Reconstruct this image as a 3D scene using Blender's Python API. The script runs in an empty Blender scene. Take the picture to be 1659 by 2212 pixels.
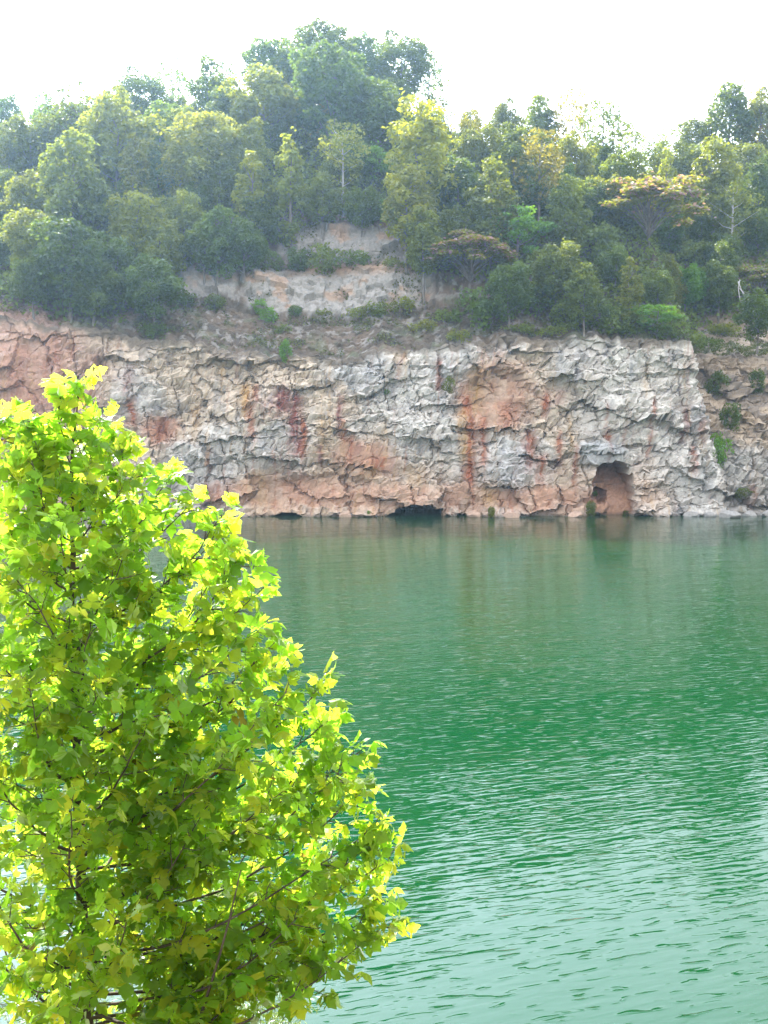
import bpy, bmesh, math, random
import numpy as np
from mathutils import Vector, Matrix

random.seed(7)
RNG = np.random.default_rng(7)
scene = bpy.context.scene
COL = scene.collection
rad = math.radians

# ------------------------------------------------------------------ camera
CAM_Z = 10.0
PITCH = rad(-4.5)
F = 512.0 / math.tan(rad(25.35))          # focal length in pixels of a 768x1024 frame
K = 768.0 / 1659.0                         # survey drawing units -> pixels
cam_data = bpy.data.cameras.new("camera")
cam = bpy.data.objects.new("camera", cam_data)
COL.objects.link(cam)
cam.location = (0, 0, CAM_Z)
cam.rotation_euler = (rad(90) + PITCH, 0, 0)
cam_data.sensor_fit = 'VERTICAL'
cam_data.angle = rad(50.7)
cam_data.clip_start = 0.1
cam_data.clip_end = 5000
scene.camera = cam
cP, sP = math.cos(PITCH), math.sin(PITCH)


def at(dx, dy, Y):
    """survey position (dx, dy) at distance Y -> world point"""
    u = (dx - 829.5) * K / F
    v = (1106.0 - dy) * K / F
    wy = cP - v * sP
    wz = sP + v * cP
    t = Y / wy
    return np.array([u * t, Y, CAM_Z + wz * t])


def to_survey(x, y, z):
    """world -> survey coordinates (arrays)"""
    zz = z - CAM_Z
    fw = y * cP + zz * sP
    up = -y * sP + zz * cP
    return 829.5 + (x / fw) * F / K, 1106.0 - (up / fw) * F / K


# ------------------------------------------------------------------ helpers
def tag(o, label=None, cat=None, group=None, kind=None):
    if label: o['label'] = label
    if cat: o['category'] = cat
    if group: o['group'] = group
    if kind: o['kind'] = kind
    return o


def mesh_np(name, verts, tris_or_quads, cols=None, col_domain='POINT', smooth=False):
    """fast mesh from numpy arrays; faces is (n,3) or (n,4)"""
    verts = np.asarray(verts, dtype=np.float32)
    faces = np.asarray(tris_or_quads, dtype=np.int32)
    n, k = faces.shape
    me = bpy.data.meshes.new(name)
    me.vertices.add(len(verts))
    me.vertices.foreach_set("co", verts.ravel())
    me.loops.add(n * k)
    me.loops.foreach_set("vertex_index", faces.ravel())
    me.polygons.add(n)
    me.polygons.foreach_set("loop_start", np.arange(0, n * k, k, dtype=np.int32))
    if smooth:
        me.polygons.foreach_set("use_smooth", np.ones(n, dtype=bool))
    else:
        me.polygons.foreach_set("use_smooth", np.zeros(n, dtype=bool))
    if cols is not None:
        a = me.attributes.new("Col", 'FLOAT_COLOR', col_domain)
        c = np.ones((len(cols), 4), dtype=np.float32)
        c[:, :3] = cols
        a.data.foreach_set("color", c.ravel())
    me.update(calc_edges=True)
    me.validate()
    return me


def obj(name, me, mat=None, parent=None):
    o = bpy.data.objects.new(name, me)
    COL.objects.link(o)
    if mat is not None and me is not None and len(me.materials) == 0:
        me.materials.append(mat)
    if parent is not None: o.parent = parent
    return o


def empty(name, loc=(0, 0, 0), rz=0.0):
    o = bpy.data.objects.new(name, None)
    COL.objects.link(o)
    o.location = loc
    o.rotation_euler = (0, 0, rz)
    o.empty_display_size = 0.3
    return o


def tube(path, radii, sides=7):
    """tapered tube along a polyline -> verts, quads"""
    path = np.asarray(path, float)
    n = len(path)
    V, Q = [], []
    for i in range(n):
        d = path[min(i + 1, n - 1)] - path[max(i - 1, 0)]
        d = d / (np.linalg.norm(d) + 1e-9)
        a = np.cross(d, [0.31, 0.87, 0.12]); a /= np.linalg.norm(a) + 1e-9
        b = np.cross(d, a)
        for k in range(sides):
            t = 2 * math.pi * k / sides
            V.append(path[i] + radii[i] * (math.cos(t) * a + math.sin(t) * b))
    for i in range(n - 1):
        for k in range(sides):
            k2 = (k + 1) % sides
            Q.append((i * sides + k, i * sides + k2, (i + 1) * sides + k2, (i + 1) * sides + k))
    return np.array(V), np.array(Q, dtype=np.int32)


def join_parts(parts):
    V, Q, off = [], [], 0
    for v, q in parts:
        V.append(v); Q.append(q + off); off += len(v)
    return np.concatenate(V), np.concatenate(Q)


# ---- noise
def hash2(ix, iy, seed):
    h = (ix.astype(np.int64) * 374761393 + iy.astype(np.int64) * 668265263 + seed * 1442695041) & 0xFFFFFFFF
    h = ((h ^ (h >> 13)) * 1274126177) & 0xFFFFFFFF
    h = (h ^ (h >> 16)) & 0xFFFFFFFF
    h = (h * 2246822519) & 0xFFFFFFFF
    h = h ^ (h >> 15)
    return (h & 0xFFFFFF).astype(np.float64) / float(0xFFFFFF)


def vnoise(x, y, seed=0):
    ix, iy = np.floor(x), np.floor(y)
    fx, fy = x - ix, y - iy
    fx = fx * fx * (3 - 2 * fx); fy = fy * fy * (3 - 2 * fy)
    a = hash2(ix, iy, seed); b = hash2(ix + 1, iy, seed)
    c = hash2(ix, iy + 1, seed); d = hash2(ix + 1, iy + 1, seed)
    return (a * (1 - fx) + b * fx) * (1 - fy) + (c * (1 - fx) + d * fx) * fy


def fbm(x, y, seed=0, octv=4):
    s, a, t = 0.0, 0.5, 0.0
    for i in range(octv):
        s = s + a * vnoise(x * 2 ** i + i * 17.3, y * 2 ** i - i * 9.1, seed + i)
        t += a; a *= 0.5
    return s / t            # 0..1


def facets(u, w, su, sw, seed, tilt=0.6):
    """broken-rock cells: each cell a tilted flat facet with its own offset; returns height (-1..1), edge distance"""
    x, y = u / su, w / sw
    ix, iy = np.floor(x), np.floor(y)
    d1 = np.full(x.shape, 9.0); d2 = np.full(x.shape, 9.0); val = np.zeros(x.shape)
    for oy in (-1, 0, 1):
        for ox in (-1, 0, 1):
            cx, cy = ix + ox, iy + oy
            px = cx + 0.1 + 0.8 * hash2(cx, cy, seed); py = cy + 0.1 + 0.8 * hash2(cx, cy, seed + 11)
            ex, ey = x - px, y - py
            d = np.sqrt(ex * ex + ey * ey)
            h = (hash2(cx, cy, seed + 23) - 0.5) * 2 \
                + ex * (hash2(cx, cy, seed + 31) - 0.5) * 4 * tilt + ey * (hash2(cx, cy, seed + 47) - 0.72) * 4 * tilt
            closer = d < d1
            d2 = np.where(closer, d1, np.minimum(d2, d))
            val = np.where(closer, h, val)
            d1 = np.where(closer, d, d1)
    return val, d2 - d1


def unit_(v):
    return v / np.linalg.norm(v)


def sstep(a, b, x):
    t = np.clip((x - a) / (b - a), 0, 1)
    return t * t * (3 - 2 * t)


# ------------------------------------------------------------------ materials
def new_mat(name):
    m = bpy.data.materials.new(name)
    m.use_nodes = True
    nt = m.node_tree
    for n in list(nt.nodes): nt.nodes.remove(n)
    out = nt.nodes.new("ShaderNodeOutputMaterial")
    return m, nt, out


def N(nt, t, **kw):
    n = nt.nodes.new(t)
    for k, v in kw.items():
        if k in n.inputs.keys() if isinstance(k, str) else False:
            n.inputs[k].default_value = v
        else:
            setattr(n, k, v)
    return n


def leaf_material(name, trans=0.45, trans_tint=(1.25, 1.15, 0.45), gloss=0.06, rough=0.45):
    m, nt, out = new_mat(name)
    L = nt.links.new
    att = N(nt, "ShaderNodeAttribute", attribute_name="Col")
    oi = N(nt, "ShaderNodeObjectInfo")
    mul = N(nt, "ShaderNodeMix", data_type='RGBA', blend_type='MULTIPLY')
    mul.inputs[0].default_value = 1.0
    L(att.outputs['Color'], mul.inputs[6]); L(oi.outputs['Color'], mul.inputs[7])
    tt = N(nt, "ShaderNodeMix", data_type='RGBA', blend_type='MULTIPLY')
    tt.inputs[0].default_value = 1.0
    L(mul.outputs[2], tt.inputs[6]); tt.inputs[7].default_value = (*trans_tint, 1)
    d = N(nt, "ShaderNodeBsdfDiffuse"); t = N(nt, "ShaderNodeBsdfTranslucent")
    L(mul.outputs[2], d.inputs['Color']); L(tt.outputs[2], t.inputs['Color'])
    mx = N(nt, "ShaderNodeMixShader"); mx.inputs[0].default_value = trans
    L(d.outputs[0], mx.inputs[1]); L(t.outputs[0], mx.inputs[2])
    g = N(nt, "ShaderNodeBsdfGlossy"); g.inputs['Roughness'].default_value = rough
    g.inputs['Color'].default_value = (1, 1, 1, 1)
    lw = N(nt, "ShaderNodeFresnel"); lw.inputs['IOR'].default_value = 1.35
    sc = N(nt, "ShaderNodeMath", operation='MULTIPLY'); sc.inputs[1].default_value = gloss * 10
    L(lw.outputs[0], sc.inputs[0])
    m2 = N(nt, "ShaderNodeMixShader")
    L(sc.outputs[0], m2.inputs[0]); L(mx.outputs[0], m2.inputs[1]); L(g.outputs[0], m2.inputs[2])
    L(m2.outputs[0], out.inputs['Surface'])
    return m


def bark_material(name, c1, c2, scale=6.0):
    m, nt, out = new_mat(name)
    L = nt.links.new
    tc = N(nt, "ShaderNodeTexCoord")
    mp = N(nt, "ShaderNodeMapping"); mp.inputs['Scale'].default_value = (1, 1, 0.35)
    L(tc.outputs['Object'], mp.inputs['Vector'])
    nz = N(nt, "ShaderNodeTexNoise"); nz.inputs['Scale'].default_value = scale; nz.inputs['Detail'].default_value = 5
    L(mp.outputs[0], nz.inputs['Vector'])
    rp = N(nt, "ShaderNodeValToRGB")
    rp.color_ramp.elements[0].color = (*c1, 1); rp.color_ramp.elements[0].position = 0.35
    rp.color_ramp.elements[1].color = (*c2, 1); rp.color_ramp.elements[1].position = 0.68
    L(nz.outputs['Fac'], rp.inputs[0])
    b = N(nt, "ShaderNodeBsdfPrincipled"); b.inputs['Roughness'].default_value = 0.85
    L(rp.outputs[0], b.inputs['Base Color'])
    bp = N(nt, "ShaderNodeBump"); bp.inputs['Strength'].default_value = 0.5; bp.inputs['Distance'].default_value = 0.02
    L(nz.outputs['Fac'], bp.inputs['Height']); L(bp.outputs[0], b.inputs['Normal'])
    L(b.outputs[0], out.inputs['Surface'])
    return m


M_LEAF_FAR = leaf_material("forest_leaf", trans=0.5, trans_tint=(1.75, 1.5, 0.45), gloss=0.004)
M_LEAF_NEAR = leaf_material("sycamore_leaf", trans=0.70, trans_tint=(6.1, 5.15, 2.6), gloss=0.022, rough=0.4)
M_NEEDLE = leaf_material("feathery_leaf", trans=0.45, trans_tint=(1.3, 1.25, 0.5), gloss=0.03)
M_BARK = bark_material("grey_bark", (0.09, 0.075, 0.06), (0.22, 0.19, 0.16), 3.0)
M_BARK_PALE = bark_material("pale_bark", (0.25, 0.23, 0.20), (0.48, 0.45, 0.41), 3.0)
M_BARK_DARK = bark_material("brown_bark", (0.035, 0.024, 0.017), (0.10, 0.07, 0.05), 14.0)


def rock_material():
    m, nt, out = new_mat("quarry_rock")
    L = nt.links.new
    att = N(nt, "ShaderNodeAttribute", attribute_name="Col")
    tc = N(nt, "ShaderNodeTexCoord")
    n1 = N(nt, "ShaderNodeTexNoise"); n1.inputs['Scale'].default_value = 3.2; n1.inputs['Detail'].default_value = 8; n1.inputs['Roughness'].default_value = 0.68
    L(tc.outputs['Object'], n1.inputs['Vector'])
    r1 = N(nt, "ShaderNodeMapRange"); r1.inputs['From Min'].default_value = 0.3; r1.inputs['From Max'].default_value = 0.7
    r1.inputs['To Min'].default_value = 0.72; r1.inputs['To Max'].default_value = 1.22
    L(n1.outputs['Fac'], r1.inputs['Value'])
    mul = N(nt, "ShaderNodeVectorMath", operation='MULTIPLY')
    L(att.outputs['Color'], mul.inputs[0]); L(r1.outputs[0], mul.inputs[1])
    b = N(nt, "ShaderNodeBsdfPrincipled"); b.inputs['Roughness'].default_value = 0.85
    b.inputs['Specular IOR Level'].default_value = 0.25
    L(mul.outputs[0], b.inputs['Base Color'])
    n2 = N(nt, "ShaderNodeTexNoise"); n2.inputs['Scale'].default_value = 5.0; n2.inputs['Detail'].default_value = 9; n2.inputs['Roughness'].default_value = 0.65
    L(tc.outputs['Object'], n2.inputs['Vector'])
    vo = N(nt, "ShaderNodeTexVoronoi"); vo.feature = 'DISTANCE_TO_EDGE'; vo.inputs['Scale'].default_value = 1.6
    mp = N(nt, "ShaderNodeMapping"); mp.inputs['Scale'].default_value = (0.75, 0.75, 1.5)
    L(tc.outputs['Object'], mp.inputs['Vector'])
    sc3 = N(nt, "ShaderNodeVectorMath", operation='SCALE'); sc3.inputs['Scale'].default_value = 0.25
    L(n2.outputs['Color'], sc3.inputs[0])
    wv = N(nt, "ShaderNodeVectorMath", operation='ADD')
    L(mp.outputs[0], wv.inputs[0]); L(sc3.outputs[0], wv.inputs[1])
    L(wv.outputs[0], vo.inputs['Vector'])
    cr = N(nt, "ShaderNodeMapRange"); cr.inputs['From Max'].default_value = 0.06
    L(vo.outputs['Distance'], cr.inputs['Value'])
    add = N(nt, "ShaderNodeMath", operation='MULTIPLY_ADD'); add.inputs[1].default_value = 0.35
    L(cr.outputs[0], add.inputs[0]); L(n2.outputs['Fac'], add.inputs[2])
    bp = N(nt, "ShaderNodeBump"); bp.inputs['Strength'].default_value = 0.5; bp.inputs['Distance'].default_value = 0.06
    L(add.outputs[0], bp.inputs['Height']); L(bp.outputs[0], b.inputs['Normal'])
    L(b.outputs[0], out.inputs['Surface'])
    return m


M_ROCK = rock_material()


def soil_material(name, c1, c2, scale):
    m, nt, out = new_mat(name)
    L = nt.links.new
    tc = N(nt, "ShaderNodeTexCoord")
    n1 = N(nt, "ShaderNodeTexNoise"); n1.inputs['Scale'].default_value = scale; n1.inputs['Detail'].default_value = 8
    L(tc.outputs['Object'], n1.inputs['Vector'])
    rp = N(nt, "ShaderNodeValToRGB")
    rp.color_ramp.elements[0].color = (*c1, 1); rp.color_ramp.elements[0].position = 0.35
    rp.color_ramp.elements[1].color = (*c2, 1); rp.color_ramp.elements[1].position = 0.65
    L(n1.outputs['Fac'], rp.inputs[0])
    b = N(nt, "ShaderNodeBsdfPrincipled"); b.inputs['Roughness'].default_value = 0.95
    L(rp.outputs[0], b.inputs['Base Color'])
    bp = N(nt, "ShaderNodeBump"); bp.inputs['Strength'].default_value = 0.7; bp.inputs['Distance'].default_value = 0.1
    L(n1.outputs['Fac'], bp.inputs['Height']); L(bp.outputs[0], b.inputs['Normal'])
    L(b.outputs[0], out.inputs['Surface'])
    return m


M_SOIL = soil_material("bank_soil", (0.05, 0.055, 0.025), (0.16, 0.12, 0.08), 1.5)


def water_material():
    m, nt, out = new_mat("lake_water")
    L = nt.links.new
    tc = N(nt, "ShaderNodeTexCoord")

    def wave(sx, sy, rot, scale_detail, rough, dist, off=0.0):
        mp = N(nt, "ShaderNodeMapping", vector_type='TEXTURE')
        mp.inputs['Rotation'].default_value = (0, 0, rad(rot))
        mp.inputs['Scale'].default_value = (1 / sx, 1 / sy, 1)
        mp.inputs['Location'].default_value = (off, off * 0.7, 0)
        L(tc.outputs['Object'], mp.inputs['Vector'])
        nz = N(nt, "ShaderNodeTexNoise"); nz.inputs['Scale'].default_value = 1.0
        nz.inputs['Detail'].default_value = scale_detail; nz.inputs['Roughness'].default_value = rough
        nz.inputs['Distortion'].default_value = dist
        L(mp.outputs[0], nz.inputs['Vector'])
        return nz.outputs['Fac']
    w1 = wave(1.1, 4.7, 19, 1.6, 0.45, 0.5)
    w2 = wave(2.6, 9.5, 9, 1.5, 0.5, 0.3, 31.0)
    w3 = wave(0.16, 0.45, 24, 1.0, 0.4, 0.2, 7.0)
    # calmer and rougher patches
    patch = wave(0.05, 0.09, 12, 2.0, 0.5, 0.0, 55.0)
    pr = N(nt, "ShaderNodeMapRange"); pr.inputs['From Min'].default_value = 0.35; pr.inputs['From Max'].default_value = 0.65
    pr.inputs['To Min'].default_value = WAVE[3]; pr.inputs['To Max'].default_value = WAVE[4]
    L(patch, pr.inputs['Value'])
    def ma(op, a, b):
        n = N(nt, "ShaderNodeMath", operation=op)
        for i, x in enumerate((a, b)):
            if isinstance(x, (int, float)): n.inputs[i].default_value = x
            else: L(x, n.inputs[i])
        return n.outputs[0]
    h = ma('ADD', ma('MULTIPLY', w1, WAVE[0]), ma('MULTIPLY', w2, WAVE[1]))
    h = ma('MULTIPLY', h, pr.outputs[0])
    h = ma('ADD', h, ma('MULTIPLY', w3, WAVE[2]))
    # scattered steeper wavelets
    w4 = wave(1.5, 6.0, 15, 1.5, 0.45, 0.5, 91.0)
    crest = N(nt, "ShaderNodeMapRange", interpolation_type='SMOOTHSTEP'); crest.inputs['From Min'].default_value = 0.56; crest.inputs['From Max'].default_value = 0.86
    L(w4, crest.inputs['Value'])
    h = ma('ADD', h, ma('MULTIPLY', crest.outputs[0], WAVE[5]))
    bp = N(nt, "ShaderNodeBump"); bp.inputs['Strength'].default_value = 1.0; bp.inputs['Distance'].default_value = 1.0
    L(h, bp.inputs['Height'])
    # murky green body under a mirror surface
    d = N(nt, "ShaderNodeBsdfDiffuse")
    nb = N(nt, "ShaderNodeTexNoise"); nb.inputs['Scale'].default_value = 0.03; nb.inputs['Detail'].default_value = 2
    L(tc.outputs['Object'], nb.inputs['Vector'])
    mc = N(nt, "ShaderNodeMix", data_type='RGBA')
    L(nb.outputs['Fac'], mc.inputs[0])
    mc.inputs[6].default_value = (*WATER[0], 1); mc.inputs[7].default_value = (*WATER[1], 1)
    L(mc.outputs[2], d.inputs['Color'])
    g = N(nt, "ShaderNodeBsdfGlossy"); g.inputs['Roughness'].default_value = 0.02
    g.inputs['Color'].default_value = (1, 1, 1, 1)
    L(bp.outputs[0], g.inputs['Normal'])
    fr = N(nt, "ShaderNodeFresnel"); fr.inputs['IOR'].default_value = 1.31
    L(bp.outputs[0], fr.inputs['Normal'])
    mx = N(nt, "ShaderNodeMixShader")
    L(fr.outputs[0], mx.inputs[0]); L(d.outputs[0], mx.inputs[1]); L(g.outputs[0], mx.inputs[2])
    L(mx.outputs[0], out.inputs['Surface'])
    return m


WAVE = (0.0172, 0.0030, 0.05, 0.45, 1.25, 0.017)
WATER = ((0.0004, 0.0275, 0.0062), (0.0005, 0.033, 0.0078))
M_WATER = water_material()

# ------------------------------------------------------------------ light
SUN_EL, SUN_AZ = rad(44), rad(-27)         # azimuth measured from +Y towards +X
sun_dir = Vector((math.sin(SUN_AZ) * math.cos(SUN_EL), math.cos(SUN_AZ) * math.cos(SUN_EL), math.sin(SUN_EL)))
sd = bpy.data.lights.new("sun", 'SUN')
sd.energy = 5.0
sd.angle = rad(0.5)
sd.color = (1.0, 0.95, 0.86)
sun = bpy.data.objects.new("sun", sd)
COL.objects.link(sun)
sun.rotation_euler = sun_dir.to_track_quat('Z', 'Y').to_euler()
sun.location = (-30, 40, 90)

AUREOLE = (5.0, 17.0)
world = bpy.data.worlds.new("World")
scene.world = world
world.use_nodes = True
wt = world.node_tree
bg = wt.nodes["Background"]
sky = wt.nodes.new("ShaderNodeTexSky")
sky.sky_type = 'NISHITA'
sky.sun_disc = False
sky.sun_elevation = SUN_EL
sky.sun_rotation = SUN_AZ
sky.altitude = 200
sky.air_density = 1.0
sky.dust_density = 6.0
sky.ozone_density = 1.0
# thin white summer haze over the blue
veil = wt.nodes.new("ShaderNodeMix"); veil.data_type = 'RGBA'
veil.inputs[0].default_value = 0.5
wt.links.new(sky.outputs[0], veil.inputs[6])
veil.inputs[7].default_value = (13.5, 13.8, 14, 1)
wt.links.new(veil.outputs[2], bg.inputs[0])
# bright hazy aureole round the sun
tcw = wt.nodes.new("ShaderNodeTexCoord")
nrmw = wt.nodes.new("ShaderNodeVectorMath"); nrmw.operation = 'NORMALIZE'
wt.links.new(tcw.outputs['Generated'], nrmw.inputs[0])
dotw = wt.nodes.new("ShaderNodeVectorMath"); dotw.operation = 'DOT_PRODUCT'
dotw.inputs[1].default_value = sun_dir
wt.links.new(nrmw.outputs[0], dotw.inputs[0])
mxw = wt.nodes.new("ShaderNodeMath"); mxw.operation = 'MAXIMUM'; mxw.inputs[1].default_value = 0.0
wt.links.new(dotw.outputs['Value'], mxw.inputs[0])
pww = wt.nodes.new("ShaderNodeMath"); pww.operation = 'POWER'; pww.inputs[1].default_value = AUREOLE[0]
wt.links.new(mxw.outputs[0], pww.inputs[0])
scw = wt.nodes.new("ShaderNodeVectorMath"); scw.operation = 'SCALE'
scw.inputs[0].default_value = (AUREOLE[1] * 0.55, AUREOLE[1] * 0.84, AUREOLE[1] * 1.25)
wt.links.new(pww.outputs[0], scw.inputs['Scale'])
adw = wt.nodes.new("ShaderNodeVectorMath"); adw.operation = 'ADD'
wt.links.new(veil.outputs[2], adw.inputs[0]); wt.links.new(scw.outputs[0], adw.inputs[1])
wt.links.new(adw.outputs[0], bg.inputs[0])
bg.inputs[1].default_value = 0.10

scene.view_settings.view_transform = 'Standard'
scene.view_settings.look = 'None'
scene.view_settings.exposure = 1.95
scene.view_settings.gamma = 1.0

# ------------------------------------------------------------------ terrain profile of the far shore
Y_RIM = 124.0
ST = np.array([0, 7, 10, 14, 17, 28, 51, 66, 110, 190], float)
CX = [-700, 0, 250, 420, 600, 760, 900, 1100, 1300, 1480, 1600, 2300]
PROF = [  # survey heights at each station s = 0, 7, 10, 14, 17, 28, 51
    [640, 570, 540, 500, 460, 390, 320],
    [680, 615, 580, 535, 495, 420, 310],
    [718, 645, 600, 550, 500, 405, 275],
    [742, 655, 565, 535, 490, 400, 235],
    [772, 685, 598, 568, 495, 385, 195],
    [768, 685, 598, 562, 482, 380, 175],
    [748, 675, 585, 555, 490, 395, 265],
    [730, 640, 600, 550, 505, 430, 340],
    [733, 660, 625, 580, 530, 450, 370],
    [740, 680, 645, 595, 545, 460, 395],
    [752, 690, 650, 600, 550, 460, 330],
    [700, 640, 600, 560, 510, 420, 280]]
ctrl_x = np.array([(c - 829.5) * K / F * 128 for c in CX])
ctrl_z = np.zeros((len(CX), len(ST)))
for i, row in enumerate(PROF):
    for j, dy in enumerate(row):
        ctrl_z[i, j] = at(829.5, dy, Y_RIM + ST[j])[2]
    ctrl_z[i, 7] = ctrl_z[i, 6] - 1.5
    ctrl_z[i, 8] = ctrl_z[i, 6] - 18
    ctrl_z[i, 9] = ctrl_z[i, 6] - 30


def rim_z(x):
    return np.interp(x, ctrl_x, ctrl_z[:, 0]) + 0.9 * (fbm(x * 0.35, x * 0 + 3.3, 5) - 0.5) * 2 + 0.45 * (fbm(x * 1.7, x * 0 + 8.3, 6, 2) - 0.5) * 2


def recess(x, z):
    """how far the rock steps back beyond the corner of the main face"""
    edge = 38.4 - (np.clip(z, 0, 20) / 19.0) * 3.4
    s = sstep(edge, edge + 1.6, x)
    return s * (2.0 + np.clip(z - 6.5, 0, 30) * 0.75 + 1.5 * sstep(40, 60, x))


def rim_y(x):
    return Y_RIM + recess(x, rim_z(x))


def ground_z(x, y):
    """height of the hillside (arrays or floats)"""
    x = np.atleast_1d(np.asarray(x, float)); y = np.atleast_1d(np.asarray(y, float))
    s = y - rim_y(x)
    cols = np.stack([np.interp(x, ctrl_x, ctrl_z[:, j]) for j in range(len(ST))], axis=-1)
    cols[:, 0] = rim_z(x)
    out = cols[:, 0].copy()
    for j in range(len(ST) - 1):
        t = np.clip((s - ST[j]) / (ST[j + 1] - ST[j]), 0, 1)
        m = s >= ST[j]
        out = np.where(m, cols[:, j] * (1 - t) + cols[:, j + 1] * t, out)
    out += sstep(4, 20, s) * 1.6 * (fbm(x * 0.09 + 4, y * 0.09, 77) - 0.5)
    return out


fine = np.arange(-50, 50.001, 0.115)
xs = np.concatenate([np.arange(-230, -50, 2.0), fine, np.arange(52, 231, 2.0)])
NX = len(xs)
NF = 190                                  # rows on the rock face
vf = np.linspace(0, 1, NF)
NS = 190                                  # rows on the slope above
S_END = 24.0
sf = np.linspace(0, 1, NS + 1)[1:] * S_END

# ---- rock face
X = np.repeat(xs[None, :], NF, 0)
ZR = rim_z(xs)
Z = -2.0 + vf[:, None] * (ZR[None, :] + 2.0)
lean = 2.4 * np.clip(Z / 19.0, 0, 1.3)
Yb = 121.2 + 1.1 * (fbm(xs * 0.06, xs * 0 + 9.0, 2) - 0.5) * 2
Yf = Yb[None, :] + lean
t_top = sstep(0.8, 1.0, vf)[:, None]
Yf = Yf * (1 - t_top) + Y_RIM * t_top + recess(X, Z)
DX, DY = to_survey(X, Yf, Z)               # where each point sits on the survey drawing


def blob(cx, cy, rx, ry, soft=0.5):
    d = np.sqrt(((DX - cx) / rx) ** 2 + ((DY - cy) / ry) ** 2)
    return 1 - sstep(1 - soft, 1 + soft, d + 0.55 * (fbm(DX / 22.0, DY / 22.0, 91) - 0.5))


wu = X + 2.2 * (fbm(X * 0.16, Z * 0.16, 21) - 0.5) * 2
bed = 0.10 * np.clip(-X - 8, 0, 30) - 0.03 * np.clip(X, 0, 40)       # bedding dips towards the middle
ww = Z + bed + 1.2 * (fbm(X * 0.13 + 7, Z * 0.2, 22) - 0.5) * 2
rot = 0.18
u1, w1 = wu * math.cos(rot) + ww * math.sin(rot), -wu * math.sin(rot) + ww * math.cos(rot)
fA, eA = facets(wu, ww, 5.2, 3.1, 100, 0.55)
fB1, eB1 = facets(u1, w1, 3.8, 1.7, 200, 0.62)
fB2, eB2 = facets(u1, w1, 1.5, 0.85, 230, 0.7)
selB = fbm(X * 0.2 + 11, Z * 0.26, 57) > 0.5
fB = np.where(selB, fB1, fB2 * 0.75); eB = np.where(selB, eB1 * 1.6, eB2)
fC, eC = facets(X * 0.97 + Z * 0.22, Z + bed - 0.2 * X * 0.3, 0.95, 0.55, 300, 0.9)
fD, eD = facets(X - 0.3 * Z, Z + 0.15 * X + bed, 0.46, 0.28, 400, 0.8)
st = (ww / 2.6 + 0.5 * fbm(X * 0.2, Z * 0.2, 41)) % 1.0
ledge = st                                # grows upward then drops: small overhangs
clay = np.clip(blob(1075, 850, 80, 70) + blob(40, 800, 90, 120) + blob(340, 930, 40, 35) + blob(780, 985, 60, 35)
               + 0.8 * blob(900, 1075, 420, 26) + 0.7 * blob(1180, 1080, 110, 28) + blob(600, 1060, 120, 34)
               + 0.55 * blob(1020, 930, 26, 60), 0, 1)
rough = 1 - 0.62 * clay
busy = 0.25 + 0.75 * sstep(0.42, 0.60, fbm(X * 0.28 + 60, Z * 0.34, 58))
flatter = 0.4 + 0.6 * sstep(0.40, 0.62, fbm(X * 0.16 + 90, Z * 0.22, 59))
disp = 0.72 * fA + rough * (0.34 * fB * flatter + busy * (0.13 * fC + 0.06 * fD)) + 0.06 * (ledge - 0.5) * rough
disp += 0.6 * (fbm(X * 0.3, Z * 0.35, 55) - 0.5) * 2
crack = np.exp(-(eB / 0.07) ** 2) * 0.45 + np.exp(-(eC / 0.09) ** 2) * 0.2 + np.exp(-(eA / 0.035) ** 2) * 0.35
disp -= crack * rough * flatter * (0.2 + 0.4 * busy)
# long bedding breaks and upright joints
bl = (Z + bed + 0.06 * X + 0.9 * (fbm(X * 0.11, Z * 0.15, 48) - 0.5) + 0.12 * (fbm(X * 1.3, Z, 49) - 0.5)) / 2.1
disp -= 0.32 * np.exp(-((np.abs(bl - np.round(bl)) * 2.1) / 0.085) ** 2) * sstep(0.46, 0.56, fbm(X * 0.10, Z * 0.45, 50))
disp += 0.16 * ((bl % 1.0) < 0.16) * sstep(0.5, 0.58, fbm(X * 0.12 + 20, Z * 0.4, 52))
jl = (X + 0.25 * Z + 1.6 * (fbm(X * 0.1, Z * 0.12, 53) - 0.5) + 0.2 * (fbm(X, Z * 1.1, 54) - 0.5)) / 3.4
disp -= 0.5 * np.exp(-((np.abs(jl - np.round(jl)) * 3.4) / 0.08) ** 2) * sstep(0.5, 0.6, fbm(X * 0.35, Z * 0.12, 56))
for ang, per_, sd_ in ((0.9, 4.6, 170), (-0.75, 5.8, 180), (0.35, 3.9, 190)):      # slanting fractures: one side steps back
    q_ = (X * math.sin(ang) + Z * math.cos(ang) + 1.0 * (fbm(X * 0.12, Z * 0.12, sd_) - 0.5) + 0.1 * (fbm(X * 1.6, Z * 1.6, sd_ + 1) - 0.5)) / per_
    keep_ = sstep(0.50, 0.56, fbm(X * 0.13 + sd_, Z * 0.16, sd_ + 2))
    disp += 0.42 * ((q_ % 1.0) - 0.5) * keep_
    disp -= 0.30 * np.exp(-((np.abs(q_ - np.round(q_)) * per_) / 0.07) ** 2) * keep_
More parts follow.
